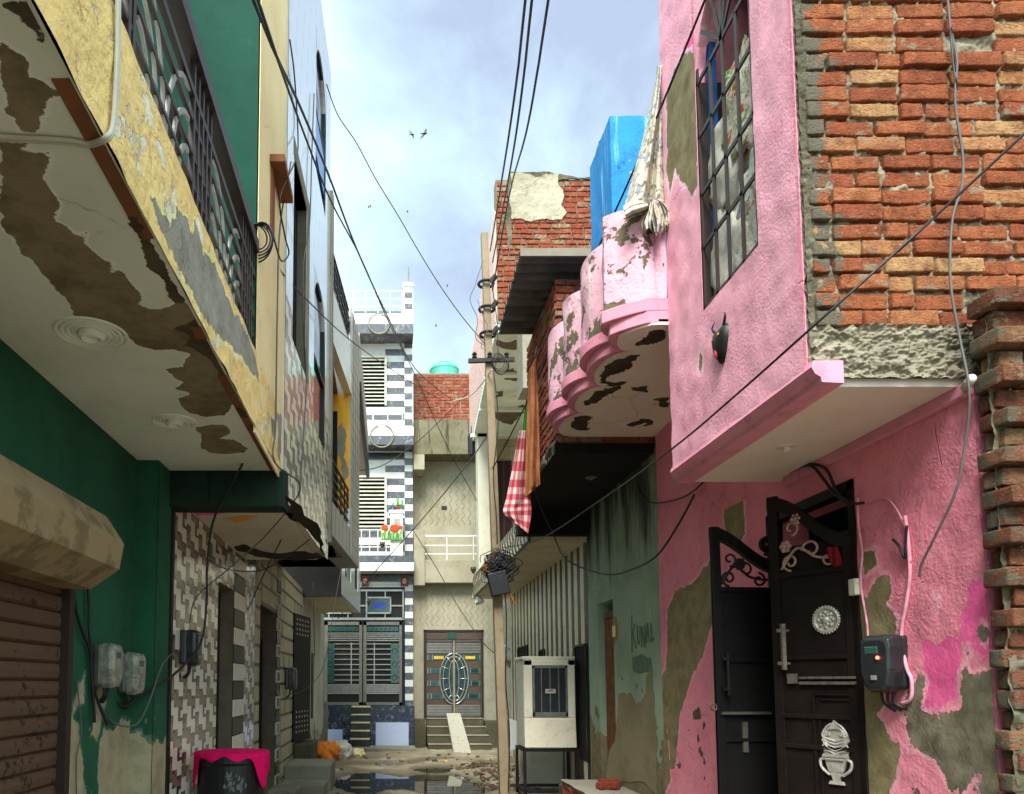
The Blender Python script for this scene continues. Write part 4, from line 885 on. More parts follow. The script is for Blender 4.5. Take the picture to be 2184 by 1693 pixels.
# ---- house with vertical stripes
s_ = thing('striped_tile_house', 'house with vertical cream and dark striped lower wall and chevron edged balcony', 'house', (2.65, 13, 0))
mb = MB(); mb.box((2.656, 9.97, 0), (3.0, 16.4, 3.5)); mb.build('wall', M['s_cream'], s_)
def ypx(x): return 2.65 * FPX / (x - CXP)
hol = [(-10.62, -10.05, .9, 2.1), (-13.15, -12.75, 1.2, 2.15), (-15.35, -14.3, .9, 2.25)]
mb = MB(); y = 9.98; k = 0
while y < 16.35:
    wd = .19 if k % 2 else .165
    for z in range(12): mb.fbox(RW, -(y + wd - .003), -(y + .003), z * .3 + .002, min(z * .3 + .298, 3.5), -.003, .003 if k % 2 else .001, 0 if k % 2 else 1)
    y += wd; k += 1
mb.build('striped_cladding', [M['s_cream'], M['s_dark']], s_)
for i, (a, b, c, d) in enumerate(((10.05, 10.62, .55, 2.1), (12.75, 13.15, 1.7, 2.15), (14.3, 15.35, .95, 2.3))):
    mb = MB(); mb.fbox(RW, -b, -a, c, d, .004, .008); wo = mb.build('window' if i else 'doorway', M['dark'], s_)
    mb = MB(); mb.fbox(RW, -b - .03, -b, c, d, .004, .03); mb.fbox(RW, -a, -a + .03, c, d, .004, .03); mb.fbox(RW, -b, -a, d, d + .03, .004, .03); mb.build('window_frame' if i else 'door_frame', M['metalbk'], wo)
mb = MB(); mb.box((1.88, 9.97, 3.5), (3.4, 16.9, 3.62)); mb.build('balcony_slab', wall('cream_soffit_whitewash', '#cbbf9f', '#bcb092', bump=.3, peel='#7a6f58', thr=.7, psc=2, grime=.3), s_)
CH = Fr((1.86, 0, 0), (0, -1, 0), (0, 0, 1)); mb = MB()
y = 9.97
while y < 16.4:
    for r in range(2):
        z0 = 3.50 + r * .22
        for (pa, c) in (([(0, 0), (.12, .11), (0, .22), (-.08, .22), (.04, .11), (-.08, 0)], 0), ([(.12, 0), (.24, .11), (.12, .22), (0, .22), (.12, .11), (0, 0)], 1)):
            mb.prism([CH.pt(-(y + .08 + q[0] + .001), z0 + q[1] * .98, 0) for q in pa], CH.n * (.010 if c else .007), c)
    y += .24
mb.box((1.866, 9.97, 3.49), (1.90, 16.42, 3.96), 2)
mb.build('chevron_edge', [plain('chevron_cream', '#cbbf9e', .5), plain('chevron_brown', '#231b14', .5), M['conc']], s_)
U = Fr((3.3, 0, 0), (0, -1, 0), (0, 0, 1)); UE = Fr((0, 16.6, 0), (1, 0, 0), (0, 0, 1))
mb = MB(); mb.box((3.3, 9.97, 3.5), (3.6, 16.6, 7.1)); mb.box((2.0, 16.6, 3.6), (3.6, 16.9, 7.1)); mb.build('upper_wall', wall('cream_tile_wall', '#c9bea2', '#bdb092', bump=.2), s_)
mb = MB()
for z in range(12): mb.fbox(U, -16.4, -9.97, 3.64 + z * .3, 3.648 + z * .3, 0, .003)
for z in range(12): mb.fbox(UE, 2.0, 3.3, 3.64 + z * .3, 3.646 + z * .3, 0, .003)
for i in range(5): mb.fbox(UE, 2.1 + i * .3, 2.105 + i * .3, 3.62, 7.1, 0, .003)
mb.build('tile_joints', M['tilecd'], s_)
mb = MB(); mb.box((1.95, 16.2, 3.6), (2.36, 16.59, 7.1)); mb.build('white_column', M['white'], s_)
for a, b, c, d, U_ in ((2.40, 2.74, 3.62, 6.6, UE), (2.82, 3.1, 3.62, 4.9, UE)):
    mb = MB(); mb.fbox(U_, a, b, c, d, .004, .03); wo = mb.build('window', plain('maroon_shutter', '#3a1f22', .6), s_)
    mb = MB()
    for q in range(3): mb.fbox(U_, a + (b - a) * q / 2 - .02, a + (b - a) * q / 2 + .02, c, d, .03, .045)
    mb.build('window_mullions', plain('maroon_frame', '#5a3438', .5), wo)
mb = MB(); mb.prism([V((1.67, 11.4, 7.1)), V((1.94, 17.6, 7.1)), V((3.6, 17.6, 7.1)), V((3.6, 11.4, 7.1))], (0, 0, .14)); mb.build('upper_slab', M['soffit'], s_)
FS5 = Fr((0, 0, 7.1), (0, 1, 0), (1, 0, 0))
for i, pts in enumerate(([(1070, 795), (1095, 785), (1115, 800), (1100, 812), (1075, 808)], [(1045, 870), (1075, 878), (1115, 862), (1118, 880), (1090, 905), (1070, 900), (1050, 885)], [(1055, 725), (1085, 730), (1110, 722), (1100, 745), (1070, 742)], [(1058, 835), (1070, 833), (1068, 845), (1056, 846)])): patch(s_, FS5, pts, M['flake'], seed=110 + i, th=.008, amp=.16)
rose('ceiling_rose', 1098, 838, .2, s_, FS5, M['soffit']); rose('ceiling_rose', 1060, 935, .2, s_, FS5, M['soffit'])
for y in (12.9, 14.6, 16.2): mb = MB(); mb.box((1.8, y, 7.03), (3.3, y + .1, 7.1)); mb.build('slab_beam', M['soffit'], s_)
PP = Fr((1.67, 11.4, 0), (-.27, -6.2, 0), (0, 0, 1))
mb = MB(); PP2 = Fr((1.94, 17.6, 0), (-.27, -6.2, 0), (0, 0, 1)); L6 = 6.2
mb.fbox(PP2, 0, L6, 7.24, 9.1, -.12, 0, 0)
for i in range(32): mb.fbox(PP2, i * .2, i * .2 + .06, 7.24, 9.1, 0, .012, 1)
mb.build('upper_parapet', [M['white'], plain('pale_rose_stripe', '#b89a94', .6)], s_)
# brick end block with cement patch facing the camera
EB = Fr((1.69, 11.38, 0), (1, 0, 0), (0, 0, 1))
mb = MB(); mb.box((1.70, 11.39, 7.24), (3.6, 11.6, 9.62)); mb.build('end_wall_core', M['mortar'], s_)
mb = MB(); brick_wall(mb, EB, 0.02, 1.75, 7.3, 9.60, .2, .088, .016, .014, seed=8, jit=.010); mb.build('brick_end_wall', M['brickmid'], s_)
patch(s_, EB, [(1088, 372), (1190, 372), (1188, 392), (1200, 410), (1195, 440), (1208, 455), (1196, 470), (1165, 468), (1130, 475), (1110, 468), (1090, 470)], wall('pale_cement_patch', '#a69f8a', '#8d8570', bump=1, bsc=12, bd=.03, grime=.5, streak='#c4beac', sthr=.6), name='cement_patch', seed=121, th=.03, amp=.1)
patch(s_, EB, [(1085, 368), (1280, 378), (1280, 386), (1200, 384), (1130, 392), (1100, 400), (1096, 440), (1088, 470), (1086, 545)], M['mortardark'], name='cement_edge', seed=122, th=.026, amp=.08)
mb = MB(); mb.box((2.0, 10.9, 6.0), (2.5, 11.38, 7.2)); mb.build('side_wall', M['rendermoss'] if 0 else M['conc'], s_)
# ================================================================ END OF THE LANE
e1 = thing('striped_marble_house', 'tall white and dark marble banded house with louvred windows at lane end', 'house', (-.6, 19.5, 0))
EF = Fr((0, 18.5, 0), (1, 0, 0), (0, 0, 1))
X0, X1, XP = -3.2, .585, .385
mb = MB(); mb.box((X0, 18.52, 0), (X1 - .004, 23, 11.0)); mb.build('wall', M['m_white'], e1)
pit = .168
def band_open(x, z):   # gaps for the gate and the windows
    return (z < 4.02 and z > 1.0 and x < .40)
mb = MB(); k = 0; z = .0
wl = [(-1.2, -.10, 5.75, 7.2), (-1.2, -.10, 8.95, 10.1)]
while z < 11.0:
    zz = z + pit - .004
    segs = [(X0, XP - .002)]
    if 1.05 < zz and z < 4.0: segs = []
    for a, b, c, d in wl:
        if z < d and zz > c: segs = [(X0, a), (b, XP - .002)]
    for a, b in segs: mb.fbox(EF, a, b, z + .002, zz, -.02, .004, k % 2)
    mb.fbox(EF, XP, X1, z + .002, zz, -.02, .06, (k + 1) % 2)
    z += pit; k += 1
mb.fbox(EF, XP - .02, X1 + .02, 11.02, 11.75, -.02, .07, 0)
for q in range(2): mb.fbox(EF, XP - .0, X1, 11.1 + q * .3, 11.25 + q * .3, .07, .075, 1)
mb.fbox(EF, XP - .04, X1 + .04, 11.70, 11.80, -.04, .1, 0)
mb.build('banded_cladding', [M['m_white'], M['m_dark']], e1)
mb = MB(); mb.bar((.5, 18.6, 11.8), (.5, 18.6, 12.3), .04); mb.build('roof_stub', M['conc'], e1)
# projecting floors
def slabpx(y0, y1, nm, bands):
    mb = MB(); f = Fr((0, 17.95, 0), (1, 0, 0), (0, 0, 1))
    for (a, b, m) in bands:
        u0, v0 = f.at(745, b); u1, v1 = f.at(880, a); mb.fbox(f, X0, X1 + .01, v0, v1, -.6, 0, m)
    return mb.build(nm, [M['m_white'], M['m_dark'], M['m_grey']], e1)
slabpx(0, 0, 'roof_slab', [(668, 690.5, 0), (691, 711, 1)])
slabpx(0, 0, 'upper_balcony_slab', [(910, 928.5, 0), (929, 948, 1)])
slabpx(0, 0, 'lower_balcony_slab', [(1184, 1198.5, 1), (1199, 1217, 0)])
F2 = Fr((0, 17.98, 0), (1, 0, 0), (0, 0, 1))
for nm, y0, y1, cols in (('roof_railing', 618, 668, 5), ('upper_balcony_railing', 868, 910, 4), ('lower_balcony_railing', 1128, 1184, 8)):
    u0, v0 = F2.at(700, y1); u1, v1 = F2.at(858, y0); mb = MB(); rail(mb, F2, u0, u1, v0, v1, cols + 2, 4, .018, -.06); mb.build(nm, M['whitemetal'], e1)
for (cx_, cy_, rr) in ((808, 692, 23), (814, 931, 25)):
    mb = MB(); c = F2.P(cx_, cy_, .06); mb.ring(c, F2.n, rr / 88, .014, 32, 6); mb.build('ring_ornament', plain('pale_brass', '#857f66', .4, .3), e1, smooth=True)
for i, (x0, y0, x1, y1) in enumerate(((764, 766, 820, 866), (764, 1020, 820, 1128))):
    a = EF.at(x0 - 30, y1); b = EF.at(x1, y0); mb = MB(); mb.fbox(EF, a[0], b[0], a[1], b[1], .005, .012); wo = mb.build('window', M['dark'], e1)
    mb = MB(); nl = 13
    for q in range(nl):
        z = a[1] + (b[1] - a[1]) * (q + .25) / nl; mb.hexa([EF.pt(a[0], z, .09), EF.pt(b[0], z, .09), EF.pt(b[0], z + .03, .02), EF.pt(a[0], z + .03, .02), EF.pt(a[0], z + .028, .10), EF.pt(b[0], z + .028, .10), EF.pt(b[0], z + .058, .03), EF.pt(a[0], z + .058, .03)])
    mb.build('louvres', plain('white_louvre', '#d2d0c0', .5), wo)
    mb = MB(); mb.fbox(EF, b[0], b[0] + .05, a[1], b[1] + .05, .005, .12); mb.fbox(EF, a[0], b[0], b[1], b[1] + .05, .005, .12); mb.build('window_frame', M['white'], wo)
for r in ((690, 966, 862, 980, .005, .02), (690, 1221, 882, 1240, .06, .065), (690, 720, 866, 726, .005, .03)): mb = MB(); mb.pbox(EF, *r); mb.build('dark_band', M['m_black'], e1)
for x0, x1 in ((772, 786), (854, 870)):
    mb = MB(); mb.pbox(EF, x0, 1229, x1, 1251, .075, .085); fo = mb.build('festive_panel', M['coral'], e1)
    mb = MB(); uu, vv = EF.at((x0 + x1) / 2, 1240)
    for q in range(5): mb.ball(EF.pt(uu + .03 * math.cos(q * 1.26), vv + .05 * math.sin(q * 1.26), .085), (.02, .006, .025), 0, 6, 4)
    mb.build('figure_relief', M['tile_w'], fo)
# gate with transom grille
gm = MB(); gm.pbox(EF, 640, 1252, 866, 1505, -.019, -.01); go = gm.build('gate_opening', M['black'], e1)
tr = MB(); t0 = .02
def pb(mb, x0, y0, x1, y1, n0=.0, n1=.03, m=0): mb.pbox(EF, x0, y0, x1, y1, n0, n1, m)
pb(tr, 640, 1257, 862, 1261); pb(tr, 640, 1317, 862, 1322); pb(tr, 858, 1257, 861, 1320)
for x in (700, 741, 780, 820): pb(tr, x, 1261, x + 2.5, 1277 if x in (820,) else 1317)
pb(tr, 700, 1290, 858, 1293, 0, .02); pb(tr, 820, 1302, 822, 1317); pb(tr, 640, 1300, 745, 1303)
to = tr.build('transom_grille', M['steel'], go)
for x0 in (722, 806):
    gl = MB(); pb(gl, x0 - 26, 1274, x0 + 28, 1308, .03, .04); q = gl.build('glass_square', M['glassgreen'], to)
    f_ = MB(); [pb(f_, *r, .04, .055) for r in ((x0 - 26, 1273, x0 + 28, 1276), (x0 - 26, 1306, x0 + 28, 1309), (x0 - 26, 1274, x0 - 23, 1308), (x0 + 25, 1274, x0 + 28, 1308))]; f_.build('glass_frame', M['steel'], q)
    f_ = MB(); rk = random.Random(int(x0))
    for w_ in range(8):
        a = EF.P(x0 - 12 + w_ * 3.4, 1300 - rk.random() * 5, .042); b = EF.P(x0 - 6 + w_ * 3.4, 1283 + rk.random() * 6, .042); f_.bar(a, b, .03, .004, up=(0, 1, 0))
    f_.build('blue_motif', M['glassblue'], q)
for lx0, lx1 in ((692, 772), (775, 857)):
    lm = MB()
    for r in ((lx0, 1326, lx1, 1333), (lx0, 1497, lx1, 1503), (lx0, 1326, lx0 + 6, 1503), (lx1 - 6, 1326, lx1, 1503)): pb(lm, *r, .0, .04)
    lf = lm.build('gate_leaf', plain('brushed_gate_steel', '#8a857c', .35, .7, .3, 20), e1)
    lm = MB()
    for q in range(5): pb(lm, lx0 + 6, 1349 + q * 4, lx1 - 6, 1350.8 + q * 4, .005, .03); pb(lm, lx0 + 6, 1459 + q * 4.4, lx1 - 6, 1461.5 + q * 4.4, .005, .03)
    for q in range(8): pb(lm, lx0 + 6, 1372 + q * 11, lx1 - 6, 1373.8 + q * 11, .005, .025)
    xv = lx0 + 56 if lx0 < 700 else lx0 + 22; pb(lm, xv, 1370, xv + 2, 1458, .005, .028)
    lm.build('gate_bars', M['steel'], lf)
    lm = MB(); xa = lx0 + 4 if lx0 < 700 else lx1 - 24
    pb(lm, xa, 1372, xa + 17, 1456, .0, .034); pb(lm, lx0 + 8, 1336, lx1 - 8, 1346, 0, .03); lm.build('green_glass_panel', M['glassgreen'], lf)
    lm = MB()
    for yy in (1388, 1416, 1444): lm.ring(EF.P(xa + 8.5, yy, .038), EF.n, .06, .008, 14, 5)
    for q in range(6): lm.bar(EF.P(lx0 + 18 + q * 9, 1344, .034), EF.P(lx0 + 22 + q * 9, 1338, .034), .025, .004, up=(0, 1, 0))
    lm.build('panel_motif', plain('dark_teal_motif', '#1d3f52', .3), lf)
# plinth and steps
PFm = Fr((0, 17.75, 0), (1, 0, 0), (0, 0, 1))
mb = MB(); f = Fr((0, 18.2, 0), (1, 0, 0), (0, 0, 1))
def pz(x, y): return f.at(x, y)
zt = f.at(800, 1505)[1]
mb.fbox(f, X0, f.at(738, 0)[0], f.at(0, 1555)[1], zt, -.3, .0, 0); mb.fbox(f, X0, f.at(738, 0)[0], -.1, f.at(0, 1555)[1], -.3, .004, 1)
mb.fbox(f, f.at(800, 1500)[0], f.at(872, 1500)[0], f.at(0, 1540)[1], zt, -.3, .0, 0); mb.fbox(f, f.at(800, 1500)[0], f.at(872, 1500)[0], -.1, f.at(0, 1540)[1], -.3, .004, 1)
mb.fbox(f, f.at(736, 1500)[0], f.at(749, 1500)[0], -.1, zt, -.3, .05, 0); mb.fbox(f, f.at(790, 1500)[0], f.at(801, 1500)[0], -.1, zt, -.3, .05, 0); mb.fbox(f, f.at(871, 1500)[0], X1 + .02, -.1, zt, -.3, .05, 0)
mb.build('plinth', [M['m_blue'], M['m_pale']], e1)
mb = MB()
for q in range(5):
    z = .12 + q * .185; mb.fbox(f, f.at(749.5, 1500)[0], f.at(789.5, 1500)[0], -.1, z + .155, -.3, .04 + .1 * (4 - q), 0); mb.fbox(f, f.at(749.5, 1500)[0], f.at(789.5, 1500)[0], z + .156, z + .185, -.3, .055 + .1 * (4 - q), 1)
mb.build('steps', [M['m_black'], M['cream']], e1)
mb = MB(); mb.box((-1.3, 17.4, -.1), (X1 + .03, 18.2, .11)); mb.build('kerb', M['conc'], e1, bevel=.02)
# cabinet on the balcony, its planter and the tulip towel are separate things
f2 = Fr((0, 17.9, 0), (1, 0, 0), (0, 0, 1))
cb = thing('white_cabinet', 'white arched balcony cabinet with mesh front behind the tulip towel', 'cabinet', tuple(f2.P(846, 1150)))
mb = MB(); mb.pbox(f2, 832, 1092, 859, 1184, -.4, -.12); mb.pbox(f2, 829, 1085, 862, 1092, -.42, -.1); mb.build('cabinet_body', M['whitemetal'], cb)
mb = MB(); mb.pbox(f2, 840, 1103, 853, 1140, -.12, -.11); mb.build('mesh_front', M['metalgrey'], cb)
def atf(fr, px, py): return fr.P(px, py)
pl = thing('cactus_pot', 'small cactus in a red pot on the white balcony cabinet', 'plant', tuple(f2.P(848, 1085)))
c = f2.P(848, 1084, -.25); mb = MB(); mb.lathe(c, (0, 0, 1), [(.05, -.02), (.07, .08), (.06, .08)], 12); mb.build('pot', M['redpaint'], pl)
mb = MB(); mb.tube([c + V((0, 0, .05)), c + V((0, 0, .32))], .03); mb.tube(curve([c + V((0, 0, .14)), c + V((.1, 0, .16)), c + V((.11, 0, .27))]), .025); mb.tube(curve([c + V((0, 0, .1)), c + V((-.1, 0, .12)), c + V((-.11, 0, .2))]), .022); mb.build('cactus', M['leafgreen'], pl, smooth=True)
bo = thing('blue_bowl', 'dark blue upturned bowl left of the cactus pot', 'bowl', tuple(f2.P(837, 1085)))
mb = MB(); c = f2.P(838, 1085, -.25); mb.lathe(c, (0, 0, 1), [(.10, 0), (.105, .02), (.09, .07), (.05, .11), (.03, .12)], 14); mb.build('bowl', plain('dark_blue_enamel', '#1d2c5a', .4), bo, smooth=True)
mb = MB(); tw = (812, 1122, 858, 1152); A = F2.at(tw[0], tw[1]); B = F2.at(tw[2], tw[3])
mb.grid(lambda a, b: F2.pt(A[0] + (B[0] - A[0]) * a, A[1] + (B[1] - A[1]) * b, .015 + .012 * math.sin(a * 15)), 24, 8)
tv = thing('tulip_towel', 'pale towel printed with red tulips hung over the white balcony railing', 'towel', tuple(F2.P(835, 1152)))
mb.build('towel_cloth', M['tulipcloth'], tv, smooth=True, solid=.008)
mb = MB(); W_, H_ = B[0] - A[0], A[1] - B[1]
for i, (x, y, r) in enumerate(((.17, .12, .10), (.62, .16, .13), (.9, .1, .07))):
    c = F2.pt(A[0] + W_ * x, A[1] - H_ * y, .03)
    for q in (-1, 0, 1): mb.ball(c + V((q * r * .38, 0, .0)), (r * .45, .012, r * .75), 0, 10, 6)
mb.build('tulip_print', M['tulip'], tv, smooth=True)
mb = MB(); rk = random.Random(3)
for i in range(20):
    x = .05 + .9 * i / 19; a = F2.pt(A[0] + W_ * x, A[1] - H_ * .97, .031); b = F2.pt(A[0] + W_ * min(1, x + rk.uniform(-.08, .08)), A[1] - H_ * rk.uniform(.2, .55), .031); mb.bar(a, b, .022, .004, up=(0, 1, 0))
mb.build('stem_print', M['leafgreen'], tv)

e2 = thing('grey_render_house', 'unpainted grey rendered house with wavy plaster, balcony recess and brick top', 'house', (1.9, 19.5, 0))
G = Fr((0, 18.6, 0), (1, 0, 0), (0, 0, 1))
xa, xb = .59, 4.2
rec = (G.at(905, 0)[0], G.at(1024, 0)[0], G.at(0, 1195)[1] - .1, G.at(0, 985)[1])
mb = MB(); mb.box((xa, 18.6, 0), (xb, 22, G.at(0, 1195)[1] - .3)); mb.box((xa, 18.95, 3.9), (xb, 22, 8.0)); mb.build('wall', M['render'], e2)
mb = MB()
rk = random.Random(8)
def wave(x, y0, y1, fr, n, amp=3.2):
    pts = []
    for k in range(int((y1 - y0) / 2.5) + 1):
        y = y0 + k * 2.5; pts.append(fr.P(x + amp * math.sin((y + x * 3) * .33), y, n))
    mb.tube(pts, .005, 5)
for i in range(17): wave(897 + i * 12, 1262, 1335 if i < 11 else 1400, G, .004)
GB = Fr((0, 18.95, 0), (1, 0, 0), (0, 0, 1))
mb.build('wavy_relief', M['render'], e2, smooth=True); mb = MB()
for i in range(10): wave(893 + i * 13.5, 1010 + 12 * (i % 3), 1120, GB, .003)
mb.build('wavy_relief', wall('wave_plaster', '#837c67', '#7a735d', bump=.4), e2, smooth=True)
mb = MB(); mb.pbox(Fr((0, 18.3, 0), (1, 0, 0), (0, 0, 1)), 881, 895, 1024, 968, -.7, 0); mb.build('concrete_lintel', M['rendermoss'], e2)
H2 = Fr((0, 18.25, 0), (1, 0, 0), (0, 0, 1))
mb = MB(); mb.pbox(H2, 882, 968, 905, 1000, -.7, -.02); mb.build('lintel_corbel', M['render'], e2); mb = MB(); mb.pbox(H2, 882, 1130, 906, 1248, -.7, 0); mb.build('balcony_pier', M['render'], e2, bevel=.01); mb = MB(); mb.pbox(H2, 906, 1193, 1026, 1242, -.6, -.04); mb.build('balcony_parapet', M['render'], e2, bevel=.01)
mb = MB()
for y in (1139, 1159, 1177, 1195): pass
for y, h_ in ((1140, 3), (1161, 2), (1179, 2), (1196, 2), (1212, 2)): mb.pbox(H2, 906, y - 18 + 18, 1026, y + h_, -.08, -.05)
H2b = H2
for x in (952, 1009): mb.pbox(H2, x, 1140, x + 1.8, 1196, -.075, -.055)
mb.build('balcony_railing', M['whitemetal'], e2)
mb = MB(); mb.pbox(GB, 941, 1079, 953, 1087, .004, .01); mb.build('wall_hole', M['black'], e2)
BT = Fr((0, 19.2, 0), (1, 0, 0), (0, 0, 1)); a = BT.at(882, 896); b = BT.at(1010, 796)
mb = MB(); mb.fbox(BT, a[0], b[0] + .5, a[1] - .3, b[1], -.3, -.012); mb.build('brick_core', M['mortar'], e2)
mb = MB(); brick_wall(mb, BT, a[0], b[0] + .5, a[1] - .1, b[1], .23, .09, .02, .01, seed=12, jit=.008, n0=-.008); mb.build('brick_parapet', M['brickfar'], e2)
mb = MB(); a = BT.at(1008, 795); b = BT.at(1034, 745); mb.fbox(BT, a[0], b[0], a[1] - .3, b[1], -.4, .3); mb.build('stair_tower', M['cream'], e2)
# door of the grey house
D = Fr((0, 18.6, 0), (1, 0, 0), (0, 0, 1))
mb = MB()
for r in ((903, 1343, 909, 1530), (1026, 1343, 1031, 1530), (903, 1343, 1031, 1347)): mb.pbox(D, *r, .0, .05)
df = mb.build('door_frame', M['metalbr'], e2)
mb = MB(); mb.pbox(D, 908, 1347, 1027, 1363, .004, .03, 1); mb.pbox(D, 953, 1348, 973, 1362, .03, .04, 0); mb.build('transom_panel', [M['glassgreen'], M['brownpanel']], df)
for x0, x1, sg in ((908, 966, 1), (969, 1027, -1)):
    mb = MB(); mb.pbox(D, x0, 1366, x1, 1528, .004, .02, 0)
    for r in ((x0, 1366, x1, 1369), (x0, 1525, x1, 1528), (x0, 1366, x0 + 2, 1528), (x1 - 3, 1366, x1, 1528)): mb.pbox(D, *r, .02, .05, 1)
    lf = mb.build('door_leaf', [M['brownpanel'], plain('door_steel', '#6a6058', .35, .6, .3, 15)], e2)
    mb = MB()
    for q in range(7): mb.pbox(D, x0 + 2, 1371 + q * 3.3, x1 - 3, 1372.8 + q * 3.3, .02, .04)
    for q in range(7): mb.pbox(D, x0 + 2, 1503 + q * 3.4, x1 - 3, 1505 + q * 3.4, .02, .04)
    mb.build('horizontal_bars', M['steel'], lf)
    cx_, cy_ = (967.5, 1447)
    for yy, w_ in ((1402, 46), (1430, 28), (1457, 26), (1484, 34)):
        ox = x0 + 3 if sg > 0 else x1 - 3 - w_; mb = MB(); mb.pbox(D, ox, yy - 6, ox + w_, yy + 6, .02, .03, 0); mb.pbox(D, ox + w_ * .3, yy - 3, ox + w_ * .75, yy + 3, .03, .036, 1)
        for xx in (ox, ox + w_ * .22, ox + w_ - 2): mb.pbox(D, xx, yy - 6, xx + 1.3, yy + 6, .03, .042, 2)
        mb.build('glass_strip', [M['glassgreen'], M['yellowtile'] if yy == 1402 else M['glass'], M['steel']], lf)
    mb = MB(); o_ = D.at(cx_, cy_)
    def oval(sx, sy, z, r_, a0=0, a1=math.pi):
        pts = [D.pt(o_[0] - sg * .02 - sg * sx * math.sin(a0 + (a1 - a0) * k / 20), o_[1] + sy * math.cos(a0 + (a1 - a0) * k / 20), z) for k in range(21)]; mb.tube(pts, r_, 6)
    oval(.33, .62, .05, .016); oval(.25, .54, .05, .012); oval(.10, .44, .05, .012)
    for an in (.5, 1.05, 1.57, 2.1, 2.65): mb.bar(D.pt(o_[0] - sg * (.02 + .10 * math.sin(an)), o_[1] + .44 * math.cos(an), .05), D.pt(o_[0] - sg * (.02 + .33 * math.sin(an)), o_[1] + .62 * math.cos(an), .05), .018)
    mb.build('oval_frame', M['steel'], lf, smooth=True)
    mb = MB(); pts = [(o_[0] - sg * .022, o_[1] + .6)] + [(o_[0] - sg * (.02 + .32 * math.sin(math.pi * k / 16)), o_[1] + .6 * math.cos(math.pi * k / 16)) for k in range(1, 16)] + [(o_[0] - sg * .022, o_[1] - .6)]
    frame_solid(D, mb, pts, .03, .04); mb.build('oval_glass', plain('teal_door_glass', '#2b4143', .2, 0, .5, 8), lf)
mb = MB(); S = Fr((0, 18.6, 0), (1, 0, 0), (0, 0, 1)); zt = S.at(960, 1530)[1]
for q in range(4):
    z = zt * (q + 1) / 4; mb.box((S.at(908, 1560)[0] - .04 * (3 - q) * 0, 18.6 - .26 * (4 - q), -.1), (S.at(1026, 1560)[0] + .03 * (4 - q), 18.62, z - .02), 0); mb.box((S.at(908, 1560)[0], 18.585 - .26 * (4 - q), z - .02), (S.at(1026, 1560)[0] + .03 * (4 - q), 18.62, z), 1)
mb.build('steps', [M['concdark'], M['conc']], e2, bevel=.006)
mb = MB(); mb.box((xa + .02, 18.25, -.1), (S.at(905, 1560)[0], 18.62, zt - .02)); mb.build('plinth', M['concdark'], e2); mb = MB(); mb.box((S.at(1031, 1560)[0], 18.3, -.1), (xb, 18.62, zt - .06)); mb.build('plinth', M['concdark'], e2)
# ramp slab leaning on the steps
rs = thing('stone_ramp', 'pale speckled stone slab leaning on the grey house steps', 'slab', (1.5, 17.5, 0))
mb = MB(); a = S.at(956, 1528); b = S.at(982, 1528); mb.hexa([(a[0] - .0, 17.12, .03), (b[0] + .10, 17.12, .03), (b[0] + .10, 17.18, -.03), (a[0] - .0, 17.18, -.03), (a[0] - .06, 18.47, zt + .12), (b[0] - .02, 18.47, zt + .12), (b[0] - .02, 18.52, zt + .065), (a[0] - .06, 18.52, zt + .065)]); mb.build('stone_slab', M['m_slab'], rs, bevel=.01)
# water tank
wt = thing('water_tank', 'sea green ribbed plastic water tank on the brick topped roof', 'water tank', tuple(BT.P(947, 800)))
c = Fr((0, 20.2, 0), (1, 0, 0), (0, 0, 1)).P(947, 800); R = .40; mb = MB(); mb.lathe(c - V((0, 0, .6)), (0, 0, 1), [(R, 0), (R * 1.02, .2), (R, .25), (R * 1.02, .5), (R, .55), (R, .68), (R * 1.03, .72), (R * .95, .8), (R * .7, .86), (R * .45, .88)], 28); mb.build('tank_body', M['tankgreen'], wt, smooth=False)
mb = MB(); mb.lathe(c + V((0, 0, .27)), (0, 0, 1), [(R * .46, 0), (R * .46, .06), (R * .3, .09)], 20); mb.bar(c + V((-.02, -.1, .33)), c + V((.12, -.1, .33)), .05); mb.build('tank_lid', M['tankgreen'], wt)
# brick house glimpsed far right beyond the pole
fb = thing('far_brick_house', 'plain red brick block glimpsed behind the concrete pole', 'house', (3.5, 22, 0))
mb = MB(); Q = Fr((0, 21.5, 0), (1, 0, 0), (0, 0, 1)); a = Q.at(1046, 800); b = Q.at(1046, 585); mb.box((a[0], 21.52, 0), (5.5, 24, b[1])); mb.build('wall', M['mortar'], fb)
mb = MB(); brick_wall(mb, Q, a[0] + .01, a[0] + 1.2, a[1] - .4, b[1], .23, .1, .02, .012, seed=15, jit=.008); mb.build('brick_face', M['brickfar'], fb)

# ================================================================ GROUND
mb = MB()
def gz(x, y):
    z = noise.noise(V((x * 1.3, y * 1.1, 0))) * .045 + noise.noise(V((x * 5, y * 5, 4))) * .018 + noise.noise(V((x * 17, y * 17, 8))) * .008 + .012
    for (cx_, cy_, rx, ry) in ((-.35, 12.4, .62, 1.25), (.85, 12.2, .95, 1.35), (.9, 14.1, .55, .55)):
        d = ((x - cx_) / rx) ** 2 + ((y - cy_) / ry) ** 2
        z -= .085 * max(0, 1.15 - d) if d < 1.15 else 0
    if y > 16.3: z += .03
    z += .10 * math.exp(-((x - 1.75) / .4) ** 2 - ((y - 13.2) / 1.6) ** 2)
    return z
mb.grid(lambda a, b: V((-2 + 5.2 * a, 1.5 + 17.5 * b, gz(-2 + 5.2 * a, 1.5 + 17.5 * b))), 150, 420)
t = NT('wet_dirt'); n1 = t.noise(2.2, 8, .65); n2 = t.noise(12, 8, .7); z = t.xyz()[2]
wet = t.step(z, .035, .0)
col = t.mix(n2, lin('#94886f'), lin('#6c6150')); col = t.mix(t.step(n1, .5, .7), col, lin('#a89c82')); col = t.mix(t.math('MULTIPLY', wet, .6), col, lin('#3a2e20'))
